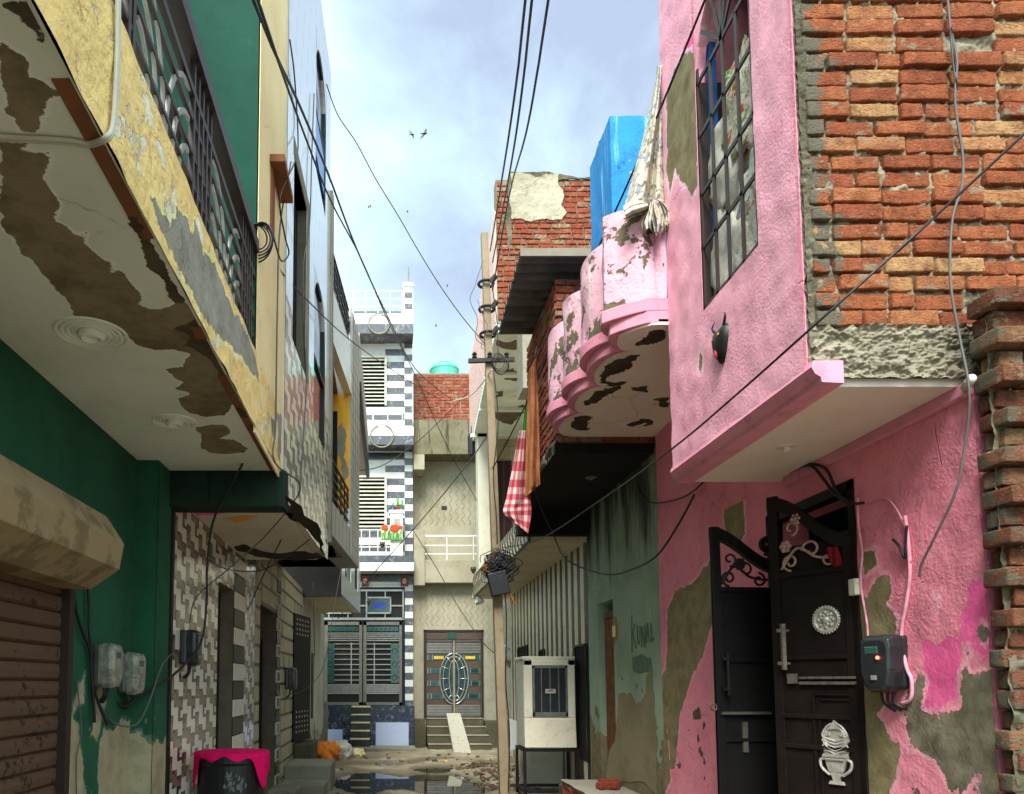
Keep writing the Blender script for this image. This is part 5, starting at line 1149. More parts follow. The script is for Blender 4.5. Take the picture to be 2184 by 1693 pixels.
rg = t.math('SUBTRACT', .9, t.math('MULTIPLY', wet, .35)); t.done(col, rg, t.bump(n2, .8, .02), .35); M['dirt'] = t.mat
o = mb.build('ground', M['dirt'], None, smooth=True); tag(o, 'brown wet dirt surface of the lane', 'ground', kind='structure')
mb = MB(); mb.box((-300, -300, -.5), (300, 300, -.16)); o = mb.build('terrain', M['dirt'], None); tag(o, 'flat earth surrounding the houses', 'terrain', kind='structure')
mb = MB(); mb.box((-1.7, 10.2, -.09), (2.2, 15.2, -.012)); t = NT('puddle_water'); t.done(lin('#1a1712'), .02, t.bump(t.noise(3, 3, .5), .02, .01), .5); o = mb.build('puddle', t.mat, None); tag(o, 'muddy rain puddle mirroring the gates', 'puddle', kind='structure')
# rubble and litter
mb = MB(); rk = random.Random(21)
for i in range(380):
    if i < 300: x = rk.gauss(1.75, .28); y = rk.uniform(11.2, 14.8)
    else: x = rk.uniform(-1.2, 2.2); y = rk.uniform(10.5, 17)
    if x > 2.5: continue
    r = rk.uniform(.012, .05) * (1.2 if i % 17 == 0 else .8); z = gz(x, y) + r * .3
    p = [V((rk.uniform(-1, 1), rk.uniform(-1, 1), rk.uniform(-.6, .8))) * r for _ in range(8)]
    q = [V((sx, sy, sz)) * r * .8 for sz in (-.5, .5) for sx, sy in ((-1, -1), (1, -1), (1, 1), (-1, 1))]
    mb.hexa([V((x, y, z)) + a + b * .5 for a, b in zip(q, p)], rk.choice((0, 0, 1, 2)))
o = mb.build('rubble', [M['concdark'], plain('dull_brick_chip', '#6b4433', .9), plain('dead_leaf', '#5f4a30', .9)], None); tag(o, 'brick chips and litter scattered along the lane edge', 'rubble', kind='stuff')
for i, (x, y, w_, c_, lb) in enumerate(((1.05, 15.1, .12, 'yellowtile', 'yellow scrap of wrapper on the dirt beyond the puddle'), (1.1, 12.9, .16, 'white', 'white plastic scrap beside the puddle edge'))):
    mb = MB(); z = gz(x, y) + .012; mb.grid(lambda a, b: V((x + w_ * a, y + w_ * .7 * b, z + .02 * math.sin(a * 7 + b * 4))), 6, 5); o = mb.build('wrapper_scrap', M[c_], None, smooth=True, solid=.004); tag(o, lb, 'litter')
# ================================================================ THINGS ALONG THE LANE
# concrete steps on the left
st_ = thing('concrete_steps', 'worn grey concrete doorstep blocks against the patterned left wall', 'steps', (-1.2, 11, 0))
mb = MB(); mb.box((-1.54, 11.1, 0), (-.86, 12.1, .40)); mb.build('upper_step', M['conc'], st_, bevel=.02)
mb = MB(); mb.box((-1.53, 10.5, 0), (-.9, 11.09, .2)); mb.build('lower_step', M['conc'], st_, bevel=.02)
mb = MB(); mb.box((-1.53, 12.11, 0), (-1.25, 13.2, .62)); mb.build('door_plinth', M['concdark'], st_, bevel=.02)
mb = MB(); mb.box((-1.53, 9.55, 0), (-1.18, 10.1, .26)); o = mb.build('concrete_block', M['conc'], None, bevel=.02); tag(o, 'low concrete block just beyond the black drum', 'block')
# sacks
def sack(name, label, c, s, mat, seed):
    mb = MB(); rk = random.Random(seed); n, h_ = 36, 24; st = len(mb.v)
    for i in range(h_ + 1):
        ph = math.pi * i / h_
        for k in range(n):
            t = 2 * math.pi * k / n; d = V((math.sin(ph) * math.cos(t), math.sin(ph) * math.sin(t), math.cos(ph)))
            d = V([math.copysign(abs(x) ** .75, x) for x in d]); f = 1 + .42 * noise.noise(d * 2.2 + V((seed, 0, 0))) + .22 * noise.noise(d * 6 + V((seed, 5, 0))) + .10 * abs(noise.noise(d * 14 + V((seed, 9, 0)))); f *= 1 - .35 * max(0, d.z) ** 2
            mb.v.append(V(c) + V((d.x * s[0] * f, d.y * s[1] * f, d.z * s[2] * f)))
    for i in range(h_):
        for k in range(n): k2 = (k + 1) % n; mb.f.append([i * n + k, i * n + k2, (i + 1) * n + k2, (i + 1) * n + k]); mb.m.append(0)
    o = mb.build(name, mat, None, smooth=True); tag(o, label, 'sack'); return o
sack('rubble_sack', 'slumped orange sack beside the white house corner', (-1.27, 15.6, .2), (.22, .25, .26), M['sackorange'], 3)
sack('rubble_sack', 'greyish white sack leaning behind the orange sack', (-1.02, 15.9, .2), (.22, .24, .24), M['sack'], 8)
sack('rubble_sack', 'small pale sack lying right of the grey sack', (-.72, 16.3, .1), (.18, .2, .12), M['cream'], 12)
# sacks stored behind the window grille
sack('woven_sack', 'plain white sack low behind the window grille', (2.06, 4.27, 4.15), (.08, .25, .44), M['sack'], 21)
sack('woven_sack', 'white sack with orange and green print, topmost in the window', (2.06, 4.0, 4.95), (.08, .28, .36), M['printbag'], 22)
sack('woven_sack', 'white sack with blue print behind the right window bars', (2.07, 3.92, 4.25), (.08, .26, .48), M['bluebag'], 23)
sack('woven_sack', 'bulging white sack at the left of the window', (2.06, 4.30, 4.72), (.08, .22, .36), M['sack'], 24)
# drum with cloth
dr = thing('water_drum', 'black plastic water drum draped with a hot pink cloth', 'drum', (-1.225, 5.9, 0))
mb = MB(); R = .258; prof = [(R * .93, 0), (R, .05), (R, .3), (R * 1.03, .33), (R * 1.03, .37), (R, .4), (R, .98), (R * 1.04, 1.0), (R * 1.04, 1.05), (R * .9, 1.06)]
mb.lathe((-1.225, 5.9, 0), (0, 0, 1), prof, 40); mb.build('drum_body', M['drum'], dr, smooth=False, bevel=.004)
mb = MB(); rk = random.Random(2)
for i in range(46):
    a = -math.pi / 2 + .30 + rk.gauss(0, .13); z = (.84 if i < 32 else .66) + rk.gauss(0, .035); rr = R + .001; L = rk.uniform(.01, .03)
    p = [V((-1.225 + rr * math.cos(a + dx), 5.9 + rr * math.sin(a + dx), z + dz)) for dx, dz in ((-L * 1.5, -L * .5), (L, -L * .7), (L * 1.6, L * .4), (0, L))]
    mb.prism(p, V((math.cos(a), math.sin(a), 0)) * .002)
mb.build('scuffed_mark', plain('scuff_grey', '#6a6a6a', .8, 0, .4, 60), dr)
pc = thing('pink_cloth', 'hot pink cloth draped over the black drum rim', 'cloth', (-1.225, 5.9, 1.07))
mb = MB()
def cl(a, b):
    t = 2 * math.pi * a; cxn = math.cos(t); drop = .035 + .24 * max(0, math.cos(t + .30)) ** 14 + .26 * max(0, math.cos(t - math.pi - .25)) ** 14 + .02 * math.sin(t * 9)
    if b < .5: r = R * 1.06 * b / .5; z = 1.068 + .012 * noise.noise(V((r * 12 * math.cos(t), r * 12 * math.sin(t), 0)))
    else: r = R * 1.06 + .012 + .012 * math.sin(t * 13) * (b - .5); z = 1.068 - drop * (b - .5) / .5
    return V((-1.225 + r * cxn, 5.9 + r * math.sin(t), z))
mb.grid(cl, 96, 16); mb.build('cloth_sheet', M['hotcloth'], pc, smooth=True, solid=.005)
# electricity meters
def meter(label, c, n, u, s, mat, cover, group=None, tilt=0):
    c = V(c); n = V(n).normalized(); u = V(u).normalized(); v = n.cross(u).normalized()
    if v.z < 0: v = -v
    o = thing('electricity_meter', label, 'meter', tuple(c), group)
    def rb(u0, u1, v0, v1, n0, n1, mt, name, bev):
        mb = MB(); P = lambda a, b, d: c + u * a * s + v * b * s + n * d * s
        mb.hexa([P(u0, v0, n0), P(u1, v0, n0), P(u1, v1, n0), P(u0, v1, n0), P(u0 + .02, v0 + .02, n1), P(u1 - .02, v0 + .02, n1), P(u1 - .02, v1 - .02, n1), P(u0 + .02, v1 - .02, n1)]); return mb.build(name, mt, o, bevel=bev * s)
    rb(-.34, .34, -.46, .5, 0, .20, mat, 'base', .06)
    mb = MB(); P = lambda a, b, d: c + u * a * s + v * b * s + n * d * s
    ol = [(-.20, .5), (.20, .5), (.29, .44), (.32, .3), (.31, -.15), (.25, -.40), (.15, -.5), (-.15, -.5), (-.25, -.40), (-.31, -.15), (-.32, .3), (-.29, .44)]
    st = len(mb.v); L = len(ol)
    for k, d in ((1, .18), (1, .36), (.93, .44), (.8, .48)): mb.v += [P(x * k, y * k, d) for x, y in ol]
    for r in range(3):
        for q in range(L): w2 = (q + 1) % L; mb.f.append([st + r * L + q, st + r * L + w2, st + (r + 1) * L + w2, st + (r + 1) * L + q]); mb.m.append(0)
    mb.f.append([st + 3 * L + q for q in range(L)]); mb.m.append(0); mb.build('front_cover', cover, o, bevel=.012 * s)
    mb = MB(); mb.hexa([P(-.312, -.105, .3), P(.312, -.105, .3), P(.312, -.105, .455), P(-.312, -.105, .455), P(-.312, -.09, .3), P(.312, -.09, .3), P(.312, -.09, .455), P(-.312, -.09, .455)]); mb.build('cover_seam', mat, o)
    mb = MB(); mb.hexa([P(-.05, -.28, .47), P(.05, -.28, .47), P(.05, -.28, .5), P(-.05, -.28, .5), P(-.05, -.2, .47), P(.05, -.2, .47), P(.05, -.2, .5), P(-.05, -.2, .5)]); mb.build('seal_screw', M['metalgrey'], o)
    rb(-.18, .10, .16, .30, .479, .49, M['glassgreen'], 'display', .005)
    mb = MB()
    for k in range(3): mb.tube(curve([c + u * (-.12 + .12 * k) * s + v * -.5 * s + n * .2 * s, c + u * (-.1 + .1 * k) * s - v * .68 * s + n * .18 * s, c + u * (-.02 + .16 * k) * s - v * .82 * s + n * .03 * s], 5), .02 * s + .002, 5)
    mb.build('supply_wires', M['cable'], o, smooth=True); return o
meter('grey left meter of the pair on the green wall', (-1.70, 4.38, 1.70), (1, 0, 0), (0, 1, 0), .26, M['metergrey'], M['meterclear'])
meter('slightly lower right meter of the pair on the green wall', (-1.70, 4.78, 1.66), (1, 0, 0), (0, 1, 0), .27, M['metergrey'], M['meterclear'])
meter('dark meter on the basket pattern tile wall', (-1.55, 5.62, 1.86), (1, 0, 0), (0, 1, 0), .27, M['meterdark'], M['meterdark'])
meter('dark meter on the cream block tiles beside the iron door', (-1.545, 11.2, 1.66), (1, 0, 0), (0, 1, 0), .34, M['meterdark'], M['metergrey'])
o = meter('black meter with red light on the flaking pink wall', (2.65, 3.93, 1.70), (-1, -.25, 0), (.25, -1, 0), .30, M['meterdark'], M['meterdark'])
mb = MB(); t = NT('red_led'); t.b.inputs['Emission Color'].default_value = (1, .05, .03, 1); t.b.inputs['Emission Strength'].default_value = 3; t.done((.6, .02, .02), .4)
n_ = V((-1, -.25, 0)).normalized(); u_ = V((.25, -1, 0)).normalized(); q = V((2.65, 3.93, 1.70)) + n_ * .148 + u_ * .03 + V((0, 0, .03)); mb.ball(q, .009, 0, 8, 6); mb.build('indicator_light', t.mat, o)
meter('white meter on the grey render wall beside the pole', G.P(1087, 1393), (0, -1, 0), (1, 0, 0), .42, M['whitemetal'], M['meterclear'])
# demon face plaques
def mask(label, c, n, u, H, col2='redpaint'):
    c = V(c); n = V(n).normalized(); u = V(u).normalized(); v = V((0, 0, 1)); o = thing('face_plaque', label, 'plaque', tuple(c))
    P = lambda a, b, d: c + u * a * H + v * b * H + n * d * H
    mb = MB(); ol = [(-.34, .18), (-.22, .30), (0, .26), (.22, .30), (.34, .18), (.30, -.05), (.2, -.3), (.06, -.5), (-.06, -.5), (-.2, -.3), (-.3, -.05)]
    st = len(mb.v); rings = ((1, 0), (.95, .08), (.7, .16), (.35, .2))
    for k, d in rings: mb.v += [P(x * k, (y + .05) * k - .05, d) for x, y in ol]
    L = len(ol)
    for r in range(3):
        for i in range(L): j = (i + 1) % L; mb.f.append([st + r * L + i, st + r * L + j, st + (r + 1) * L + j, st + (r + 1) * L + i]); mb.m.append(0)
    mb.f.append([st + 3 * L + i for i in range(L)]); mb.m.append(0); mb.build('face', M['black'], o, smooth=True)
    mb = MB()
    for sg in (-1, 1): mb.tube(curve([P(sg * .2, .26, .08), P(sg * .32, .42, .1), P(sg * .22, .52, .08)], 5), .035 * H, 6, r2=.008 * H)
    mb.build('horns', M['black'] if H > .22 else M['yellowtile'], o, smooth=True)
    for sg in (-1, 1): mb = MB(); mb.ball(P(sg * .13, .08, .15), .05 * H, 0, 10, 6); mb.build('eye', M['yellowtile'] if H > .22 else M['white'], o, smooth=True)
    mb = MB(); mb.ball(P(0, -.28, .17), (.05 * H, .04 * H, .10 * H), 0, 10, 6); mb.build('tongue', M[col2], o, smooth=True); return o
mask('black horned face plaque under the pink bay window', BX.P(1543, 727), (-1, 0, 0), (0, -1, 0), .27)
mask('small black face plaque with red tongue on the grey balcony', H2.P(1009, 1213, -.03), (0, -1, 0), (1, 0, 0), .2)
mask('tiny dark red face plaque in the marble house transom', EF.P(785, 1284, .035), (0, -1, 0), (1, 0, 0), .16)
mask('dark blue grinning plaque hanging on the lower white balcony railing', F2.P(815, 1160, .01), (0, -1, 0), (1, 0, 0), .2)
# desert cooler and its stand
ck = thing('cooler_stand', 'black iron angle stand under the cream air cooler', 'stand', (2.2, 10.6, 0))
sx0, sx1, sy0, sy1 = 1.86, 2.6, 10.42, 11.05
for x in (sx0, sx1):
    for y in (sy0, sy1): mb = MB(); mb.box((x - .02, y - .02, 0), (x + .02, y + .02, .66)); mb.build('leg', M['metalbk'], ck)
for z in (.68, .12):
    mb = MB()
    for a, b in (((sx0, sy0), (sx1, sy0)), ((sx0, sy1), (sx1, sy1)), ((sx0, sy0), (sx0, sy1)), ((sx1, sy0), (sx1, sy1))): mb.bar((a[0], a[1], z), (b[0], b[1], z), .04)
    mb.build('frame', M['metalbk'], ck)
co = thing('air_cooler', 'cream metal desert cooler with dark louvred front standing on iron legs', 'air cooler', (2.2, 10.7, .71))
cx0, cx1, cy0, cy1, cz0, cz1 = 1.86, 2.57, 10.42, 11.05, .715, 1.97
mb = MB(); mb.box((cx0, cy0 + .02, cz0), (cx1, cy1, cz1 - .04)); mb.box((cx0 - .012, cy0 + .01, cz1 - .05), (cx1 + .012, cy1 + .01, cz1))
for r in ((cx0, cx0 + .12, 1.12, cz1 - .05), (cx1 - .10, cx1, 1.12, cz1 - .05), (cx0, cx1, cz1 - .13, cz1 - .05)): mb.box((r[0], cy0 - .012, r[2]), (r[1], cy0 + .02, r[3]))
mb.hexa([(cx0, cy0 - .05, cz0), (cx1, cy0 - .05, cz0), (cx1, cy0 + .02, cz0), (cx0, cy0 + .02, cz0), (cx0, cy0 - .012, 1.12), (cx1, cy0 - .012, 1.12), (cx1, cy0 + .02, 1.12), (cx0, cy0 + .02, 1.12)])
mb.build('cabinet', M['cooler'], co, bevel=.01)
mb = MB(); gx0, gx1, gz0, gz1 = cx0 + .125, cx1 - .105, 1.14, cz1 - .135
mb.box((gx0, cy0 + .012, gz0), (gx1, cy0 + .019, gz1)); mb.build('grille_back', M['black'], co)
mb = MB()
for r in ((gx0, gx0 + .025, gz0, gz1), (gx1 - .025, gx1, gz0, gz1), (gx0, gx1, gz0, gz0 + .06), (gx0, gx1, gz1 - .03, gz1)): mb.box((r[0], cy0 - .01, r[2]), (r[1], cy0 + .012, r[3]))
for k in range(1, 4): x = gx0 + (gx1 - gx0) * k / 4; mb.box((x - .006, cy0 - .008, gz0), (x + .006, cy0 + .01, gz1))
mb.build('grille_frame', M['coolergrey'], co)
mb = MB()
for k in range(26): z = gz0 + .07 + k * (gz1 - gz0 - .11) / 26; mb.hexa([(gx0 + .025, cy0 + .0, z), (gx1 - .025, cy0 + .0, z), (gx1 - .025, cy0 + .011, z + .012), (gx0 + .025, cy0 + .011, z + .012), (gx0 + .025, cy0 + .0, z + .004), (gx1 - .025, cy0 + .0, z + .004), (gx1 - .025, cy0 + .011, z + .016), (gx0 + .025, cy0 + .011, z + .016)])
mb.build('louvres', plain('dark_louvre', '#34383a', .4, .2), co)
mb = MB(); mx, mz = (gx0 + gx1) / 2, (gz0 + gz1) / 2; mb.box((mx - .07, cy0 - .02, mz - .03), (mx + .07, cy0 - .008, mz + .03)); bd_ = mb.build('badge', M['silver'], co)
mb = MB(); mb.tube([V((mx - .04 + .08 * k / 8, cy0 - .021, mz - .008 + .02 * math.sin(math.pi * k / 8))) for k in range(9)], .005, 5); mb.build('badge_emblem', M['black'], bd_)
mb = MB(); mb.hexa([(1.78, 11.2, .62), (2.05, 11.2, .62), (2.05, 11.24, .62), (1.78, 11.24, .62), (1.78, 11.2, 1.08), (2.05, 11.2, .98), (2.05, 11.24, .98), (1.78, 11.24, 1.08)]); o = mb.build('white_board', M['m_white'], None); tag(o, 'white sheet standing behind the left side of the cooler', 'board')
mb = MB(); mb.box((2.0, 11.6, 0), (2.64, 11.66, .62)); o = mb.build('plaster_board', wall('stained_white_panel', '#d4cfc0', '#c6c0ae', streak='#6a604c', sthr=.6), None); tag(o, 'stained white panel behind the legs of the cooler stand', 'panel')
# platform with bricks on it
pf = thing('brick_platform', 'low brick platform with cement top beside the sage green wall', 'platform', (2.35, 8, 0))
mb = MB(); mb.box((2.10, 6.4, 0), (2.645, 9.2, .40)); mb.build('core', M['mortardark'], pf)
mb = MB(); PA = Fr((2.10, 0, 0), (0, -1, 0), (0, 0, 1)); brick_wall(mb, PA, -9.2, -6.4, 0, .40, .236, .09, .016, .02, seed=31, jit=.008, n0=-.005); mb.build('brick_side', M['brickmid'], pf)
mb = MB(); mb.grid(lambda a, b: V((2.07 + .575 * a + noise.noise(V((b * 14, 0, a * 3))) * .02 * (a < .01), 6.4 + 2.8 * b, .435 + noise.noise(V((a * 5, b * 12, 0))) * .012)), 14, 60); mb.box((2.09, 6.41, .395), (2.644, 9.19, .425)); mb.build('cement_top', M['conc'], pf, smooth=True)
for i, (c, a, l) in enumerate((((2.40, 8.35, .445), .25, 'loose red brick lying on the cement platform'), ((2.5, 8.62, .445), -.1, 'second loose brick behind the red one on the platform'))):
    f = Fr(c, (math.cos(a), math.sin(a), 0), (-math.sin(a), math.cos(a), 0)); mb = MB(); round_brick(mb, f, -.12, .12, -.055, .055, .0, .07, random.Random(i)); o = mb.build('loose_brick', M['brickfar'], None, smooth=True); tag(o, l, 'brick')
mb = MB(); mb.box((2.2, 9.3, 0), (2.64, 9.9, .3)); o = mb.build('cement_step', M['concdark'], None, bevel=.02); tag(o, 'dark cement step between platform and striped wall', 'step')
# toothed brick wall of the neighbour on the right
tw_ = thing('toothed_brick_wall', 'unfinished mossy brick wall end with jutting bricks at the right', 'wall', (3.2, 3.1, 0))
TB = Fr((2.625, 3.2, 0), (1, 0, 0), (0, 0, 1))
mb = MB(); mb.box((2.70, 3.215, 0), (4.2, 3.6, 3.02)); mb.build('core', M['mortardark'], tw_)
mb = MB(); rk = random.Random(17); row = 0; z = .02
while z < 3.28:
    jut = .0 if z < 1.75 else (.03 + .05 * min(1, (z - 1.75) / .7)); odd = row % 2
    x = .0 + rk.uniform(-.01, .02) - (.025 if odd else 0)
    while x < 1.5:
        L = .235 if rk.random() > .45 else .115
        e = jut * (1 if odd else .25) + rk.uniform(-.012, .012)
        round_brick(mb, TB, x, x + L - .012, z, z + .075 + rk.uniform(-.004, .004), -.05, .035 + e, rk); x += L
    z += .0865; row += 1
mb.build('bricks', M['brickteeth'], tw_, smooth=True)
mb = MB(); mortar_sheet(mb, TB, -.012, 1.55, 0, 3.2, .026, .022, 150, 280, 14); mb.build('mortar_bed', M['mortardark'], tw_, smooth=True)
# pipes on the pink wall
def pipe(label, pts, r, mat='pipepink'):
    mb = MB(); mb.tube(curve([RW.P(x, y, .02) for x, y in pts], 5), r, 8); o = mb.build('conduit_pipe', M[mat], None, smooth=True); tag(o, label, 'pipe'); return o
pipe('thin pink painted conduit running down beside the brown door', [(1836, 1062), (1838, 1120), (1846, 1180), (1842, 1240), (1856, 1330), (1860, 1400)], .006)
pipe('pale conduit feeding down to the black meter with red light', [(1938, 1100), (1946, 1170), (1948, 1230), (1940, 1290), (1930, 1350), (1940, 1420), (1952, 1450), (1950, 1490), (1930, 1500)], .009)
mb = MB(); mb.pbox(RW, 1826, 1236, 1842, 1268, .0, .05); o = mb.build('switch_box', M['white'], None, bevel=.005); tag(o, 'small white switch box on the pink wall by the door', 'switch box')
mb = MB(); mb.tube([RW.P(2077, 826, .04), RW.P(2077, 826, .04) + V((-.05, -.10, 0))], .02, 10); o = mb.build('drain_stub', M['cablewhite'], None, smooth=True); tag(o, 'short white pipe end under the concrete slab corner', 'pipe')
# utility pole
up_ = thing('utility_pole', 'leaning grey concrete utility pole with crossarm and dark junction box', 'pole', (1.45, 9.6, 0))
pb0, pb1 = V((1.46, 9.6, -.1)), V((1.27, 9.6, 7.6)); mb = MB(); w0, w1 = .064, .044
r_ = lambda c, w: [c + V((sx * w, sy * w * 1.2, 0)) for sx, sy in ((-1, -1), (1, -1), (1, 1), (-1, 1))]
mb.hexa(r_(pb0, w0) + r_(pb1, w1)); mb.build('shaft', M['pole'], up_, bevel=.012)
cz = pb0.lerp(pb1, 5.9 / 7.7)
mb = MB(); mb.bar(cz + V((-.28, -.09, .0)), cz + V((.32, -.09, .02)), .05); mb.build('crossarm', M['metalbk'], up_)
for dx in (-.2, .0, .22):
    mb = MB(); mb.lathe(cz + V((dx, -.09, .02)), (0, 0, 1), [(.02, 0), (.035, .03), (.02, .05), (.035, .07), (.015, .1)], 10); mb.build('insulator', M['black'], up_)
for z in (6.9, 6.55, 6.2):
    q = pb0.lerp(pb1, (z + .1) / 7.7); mb = MB(); mb.ring(q, (0, 0, 1), .10, .02, 14, 6); mb.bar(q + V((.05, -.08, -.03)), q + V((.12, -.12, .05)), .05); mb.build('bracket', M['metalbr'], up_)
qb = pb0.lerp(pb1, 3.12 / 7.7); ax = V((-.25, 0, 1)).normalized()
mb = MB(); f = Fr(qb + V((-.0, -.12, -.12)), (1, 0, .22), (-.22, 0, 1)); mb.fbox(f, -.13, .11, -.19, .10, -.02, .11); bx = mb.build('junction_box', M['cable'], up_, bevel=.01)
mb = MB(); rk = random.Random(6)
for i in range(85):
    c = qb + V((rk.gauss(.0, .05), -.12, .05 + rk.gauss(0, .06))); a0 = rk.uniform(0, 6.28); Rr = rk.uniform(.05, .16)
    pts = [c + V((Rr * math.cos(a0 + k * .5) * (1 + .5 * math.sin(k * 1.7 + i)), -.06 + .05 * math.sin(k * 1.3 + i), Rr * 1.1 * math.sin(a0 + k * .5))) for k in range(rk.randint(5, 11))]; mb.tube(curve(pts, 3), rk.choice((.004, .006, .005)), 5)
mb.build('tangled_wires', M['cable'], up_, smooth=True)
mb = MB()
for i in range(5): mb.bar(qb + V((-.2 + .03 * i, -.16, -.02 + .02 * i)), qb + V((-.16 + .03 * i, -.17, .08 + .03 * i)), .02)
mb.bar(qb + V((.12, -.16, -.22)), qb + V((.2, -.16, -.42)), .03, .008); mb.build('orange_tags', M['sackorange'], up_)
# hanging laundry
def sheet(name, label, cat, left, right, Yd, mats, nu, nv, amp, freq, mf=None, parent_label=None, ph=0, solid=.006, xf=None):
    Lc = curve([V((x, y, 0)) for x, y in left], 8); Rc = curve([V((x, y, 0)) for x, y in right], 8)
    def smp(c, t): i = t * (len(c) - 1); k = min(int(i), len(c) - 2); return c[k].lerp(c[k + 1], i - k)
    def fn(a, b):
        q = smp(Lc, b).lerp(smp(Rc, b), a); d = amp * math.sin(a * freq + b * 2 + ph) * (.4 + .6 * b) + amp * .5 * noise.noise(V((a * 5, b * 6, ph)))
        return atY(q.x, q.y, Yd + d)
    mb = MB(); mb.grid(fn, nu, nv, 0, mf); lo = min(mb.v, key=lambda p: p.z); o = thing(name, label, cat, tuple(mb.v[0]))
    mb.build(name + '_sheet', mats, o, smooth=True, solid=solid); return o
def chk(i, j): a, b = (i // 3) % 2, (j // 4) % 2; return 0 if a and b else (2 if not a and not b else 1)
sheet('checked_cloth', 'red and white checked cloth hanging by the concrete pole', 'cloth', [(1108, 918), (1092, 1000), (1080, 1060), (1073, 1092), (1090, 1108)], [(1128, 918), (1128, 1000), (1131, 1060), (1133, 1090), (1126, 1138)], 8.95, [M['red1'], M['red2'], M['red3']], 24, 60, .05, 9, chk)
sheet('brown_trousers', 'brown trousers hanging beside the red checked cloth', 'clothing', [(1128, 790), (1124, 880), (1121, 960), (1120, 1030), (1119, 1062)], [(1144, 760), (1148, 880), (1150, 960), (1151, 1030), (1152, 1030)], 7.9, [M['browncloth']], 16, 40, .05, 8, None)
sheet('green_cloth', 'narrow green cloth strip hanging left of the brown trousers', 'cloth', [(1122, 850), (1118, 880), (1113, 925)], [(1128, 840), (1127, 880), (1122, 930)], 9.1, [M['greencloth']], 6, 12, .03, 5)
# knotted curtain on the balcony
kc = thing('knotted_curtain', 'faded grey curtain hanging from the pink bay and tied in a knot', 'curtain', (1.85, 5.05, 5))
Lc = curve([V(q + (0,)) for q in ((1402, 140), (1392, 200), (1370, 300), (1342, 400), (1328, 450))], 8); Rc = curve([V(q + (0,)) for q in ((1419, 140), (1420, 220), (1422, 300), (1428, 400), (1434, 460))], 8)
def smp(c, t): i = t * (len(c) - 1); k = min(int(i), len(c) - 2); return c[k].lerp(c[k + 1], i - k)
def kf(a, b):
    q = smp(Lc, b).lerp(smp(Rc, b), a); d = .06 * math.sin(a * 11 + b * 2.5) * (.35 + .65 * b) + .022 * math.sin(a * 23 + 1 + b) + .02 * noise.noise(V((a * 6, b * 5, 3))); return atY(q.x, q.y, 5.10 + d - .10 * math.sin(math.pi * a))
mb = MB(); mb.grid(kf, 60, 40); mb.build('curtain_cloth', M['floral'], kc, smooth=True, solid=.006)
mb = MB()
def ruffle(left, right, Yd, amp, fq, ph):
    A_ = curve([V(q + (0,)) for q in left], 6); B_ = curve([V(q + (0,)) for q in right], 6)
    def fn(a, b):
        q = smp(A_, b).lerp(smp(B_, b), a); d = amp * math.sin(a * fq + ph + b) * (.25 + .75 * b) + amp * .4 * math.sin(a * fq * 2.3 + ph) - .05 * math.sin(math.pi * a) * (1 - .4 * b); return atY(q.x, q.y + 5 * b * math.sin(a * fq + 1 + ph), Yd + d)
    mb.grid(fn, 40, 20)
ruffle([(1386, 432), (1376, 455), (1368, 475), (1372, 490)], [(1402, 432), (1416, 452), (1424, 474), (1418, 492)], 4.93, .05, 15, 0)
ruffle([(1328, 440), (1345, 430), (1370, 428), (1390, 430)], [(1336, 470), (1350, 462), (1375, 452), (1392, 442)], 4.95, .04, 7, 1)
ruffle([(1398, 428), (1400, 445), (1402, 470), (1404, 488)], [(1404, 425), (1426, 440), (1434, 468), (1428, 486)], 4.98, .05, 12, 2)
ruffle([(1388, 430), (1384, 448), (1390, 470), (1396, 500)], [(1400, 430), (1406, 450), (1412, 476), (1408, 501)], 4.90, .035, 11, 4)
mb.ball(atY(1393, 435, 4.89), (.035, .03, .022), 0, 12, 8); mb.ring(atY(1393, 435, 4.885), (1, 0, .5), .024, .014, 16, 8)
mb.build('knot', M['floral'], kc, smooth=True, solid=.005)
ln = thing('hanging_lamp', 'black capsule lamp hanging at the far corner of the upper slab', 'lamp', tuple(atY(1005, 975, 16.8)))
mb = MB(); c = atY(1005, 950, 16.8); mb.lathe(c, (0, 0, 1), [(.05, -.27), (.08, -.22), (.085, .2), (.06, .27)], 14); mb.bar(c + V((0, 0, .26)), c + V((0, 0, .45)), .02); mb.build('lamp_body', M['black'], ln, smooth=False)
ln = thing('spot_lamp', 'small white spot lamp under the corner of the chevron balcony', 'lamp', tuple(atY(1020, 1283, 16.3)))
mb = MB(); c = atY(1020, 1274, 16.3); mb.lathe(c, (.2, -.3, -1), [(.05, -.14), (.06, 0), (.10, .10), (.10, .13)], 14); mb.bar(c + V((0, 0, .1)), c + V((0, 0, .3)), .03); mb.build('lamp_head', M['whitemetal'], ln)
# birds
def bird(label, px, py, Y, s, roll):
    c = atY(px, py, Y); mb = MB(); mb.ball(c, (s * .30, s * .16, s * .11), 0, 10, 6); mb.ball(c + V((s * .30, 0, s * .04)), s * .09, 0, 8, 5)
    mb.prism([c + V((-s * .22, -s * .05, 0)), c + V((-s * .55, -s * .12, -s * .02)), c + V((-s * .55, s * .12, -s * .02)), c + V((-s * .22, s * .05, 0))], (0, 0, s * .03))
    o = thing('bird', label, 'bird', tuple(c)); mb.build('body', M['black'], o, smooth=True)
    for sg in (-1, 1):
        w = MB(); d = V((math.sin(roll), 0, math.cos(roll))) * sg
        w.prism([c + V((s * .16, 0, 0)), c + V((s * .10, 0, 0)) + d * s * .55, c + V((-s * .22, 0, 0)) + d * s * .95, c + V((-s * .24, 0, 0)) + d * s * .45, c + V((-s * .2, 0, 0))], (0, s * .03, 0)); w.build('wing', M['black'], o)
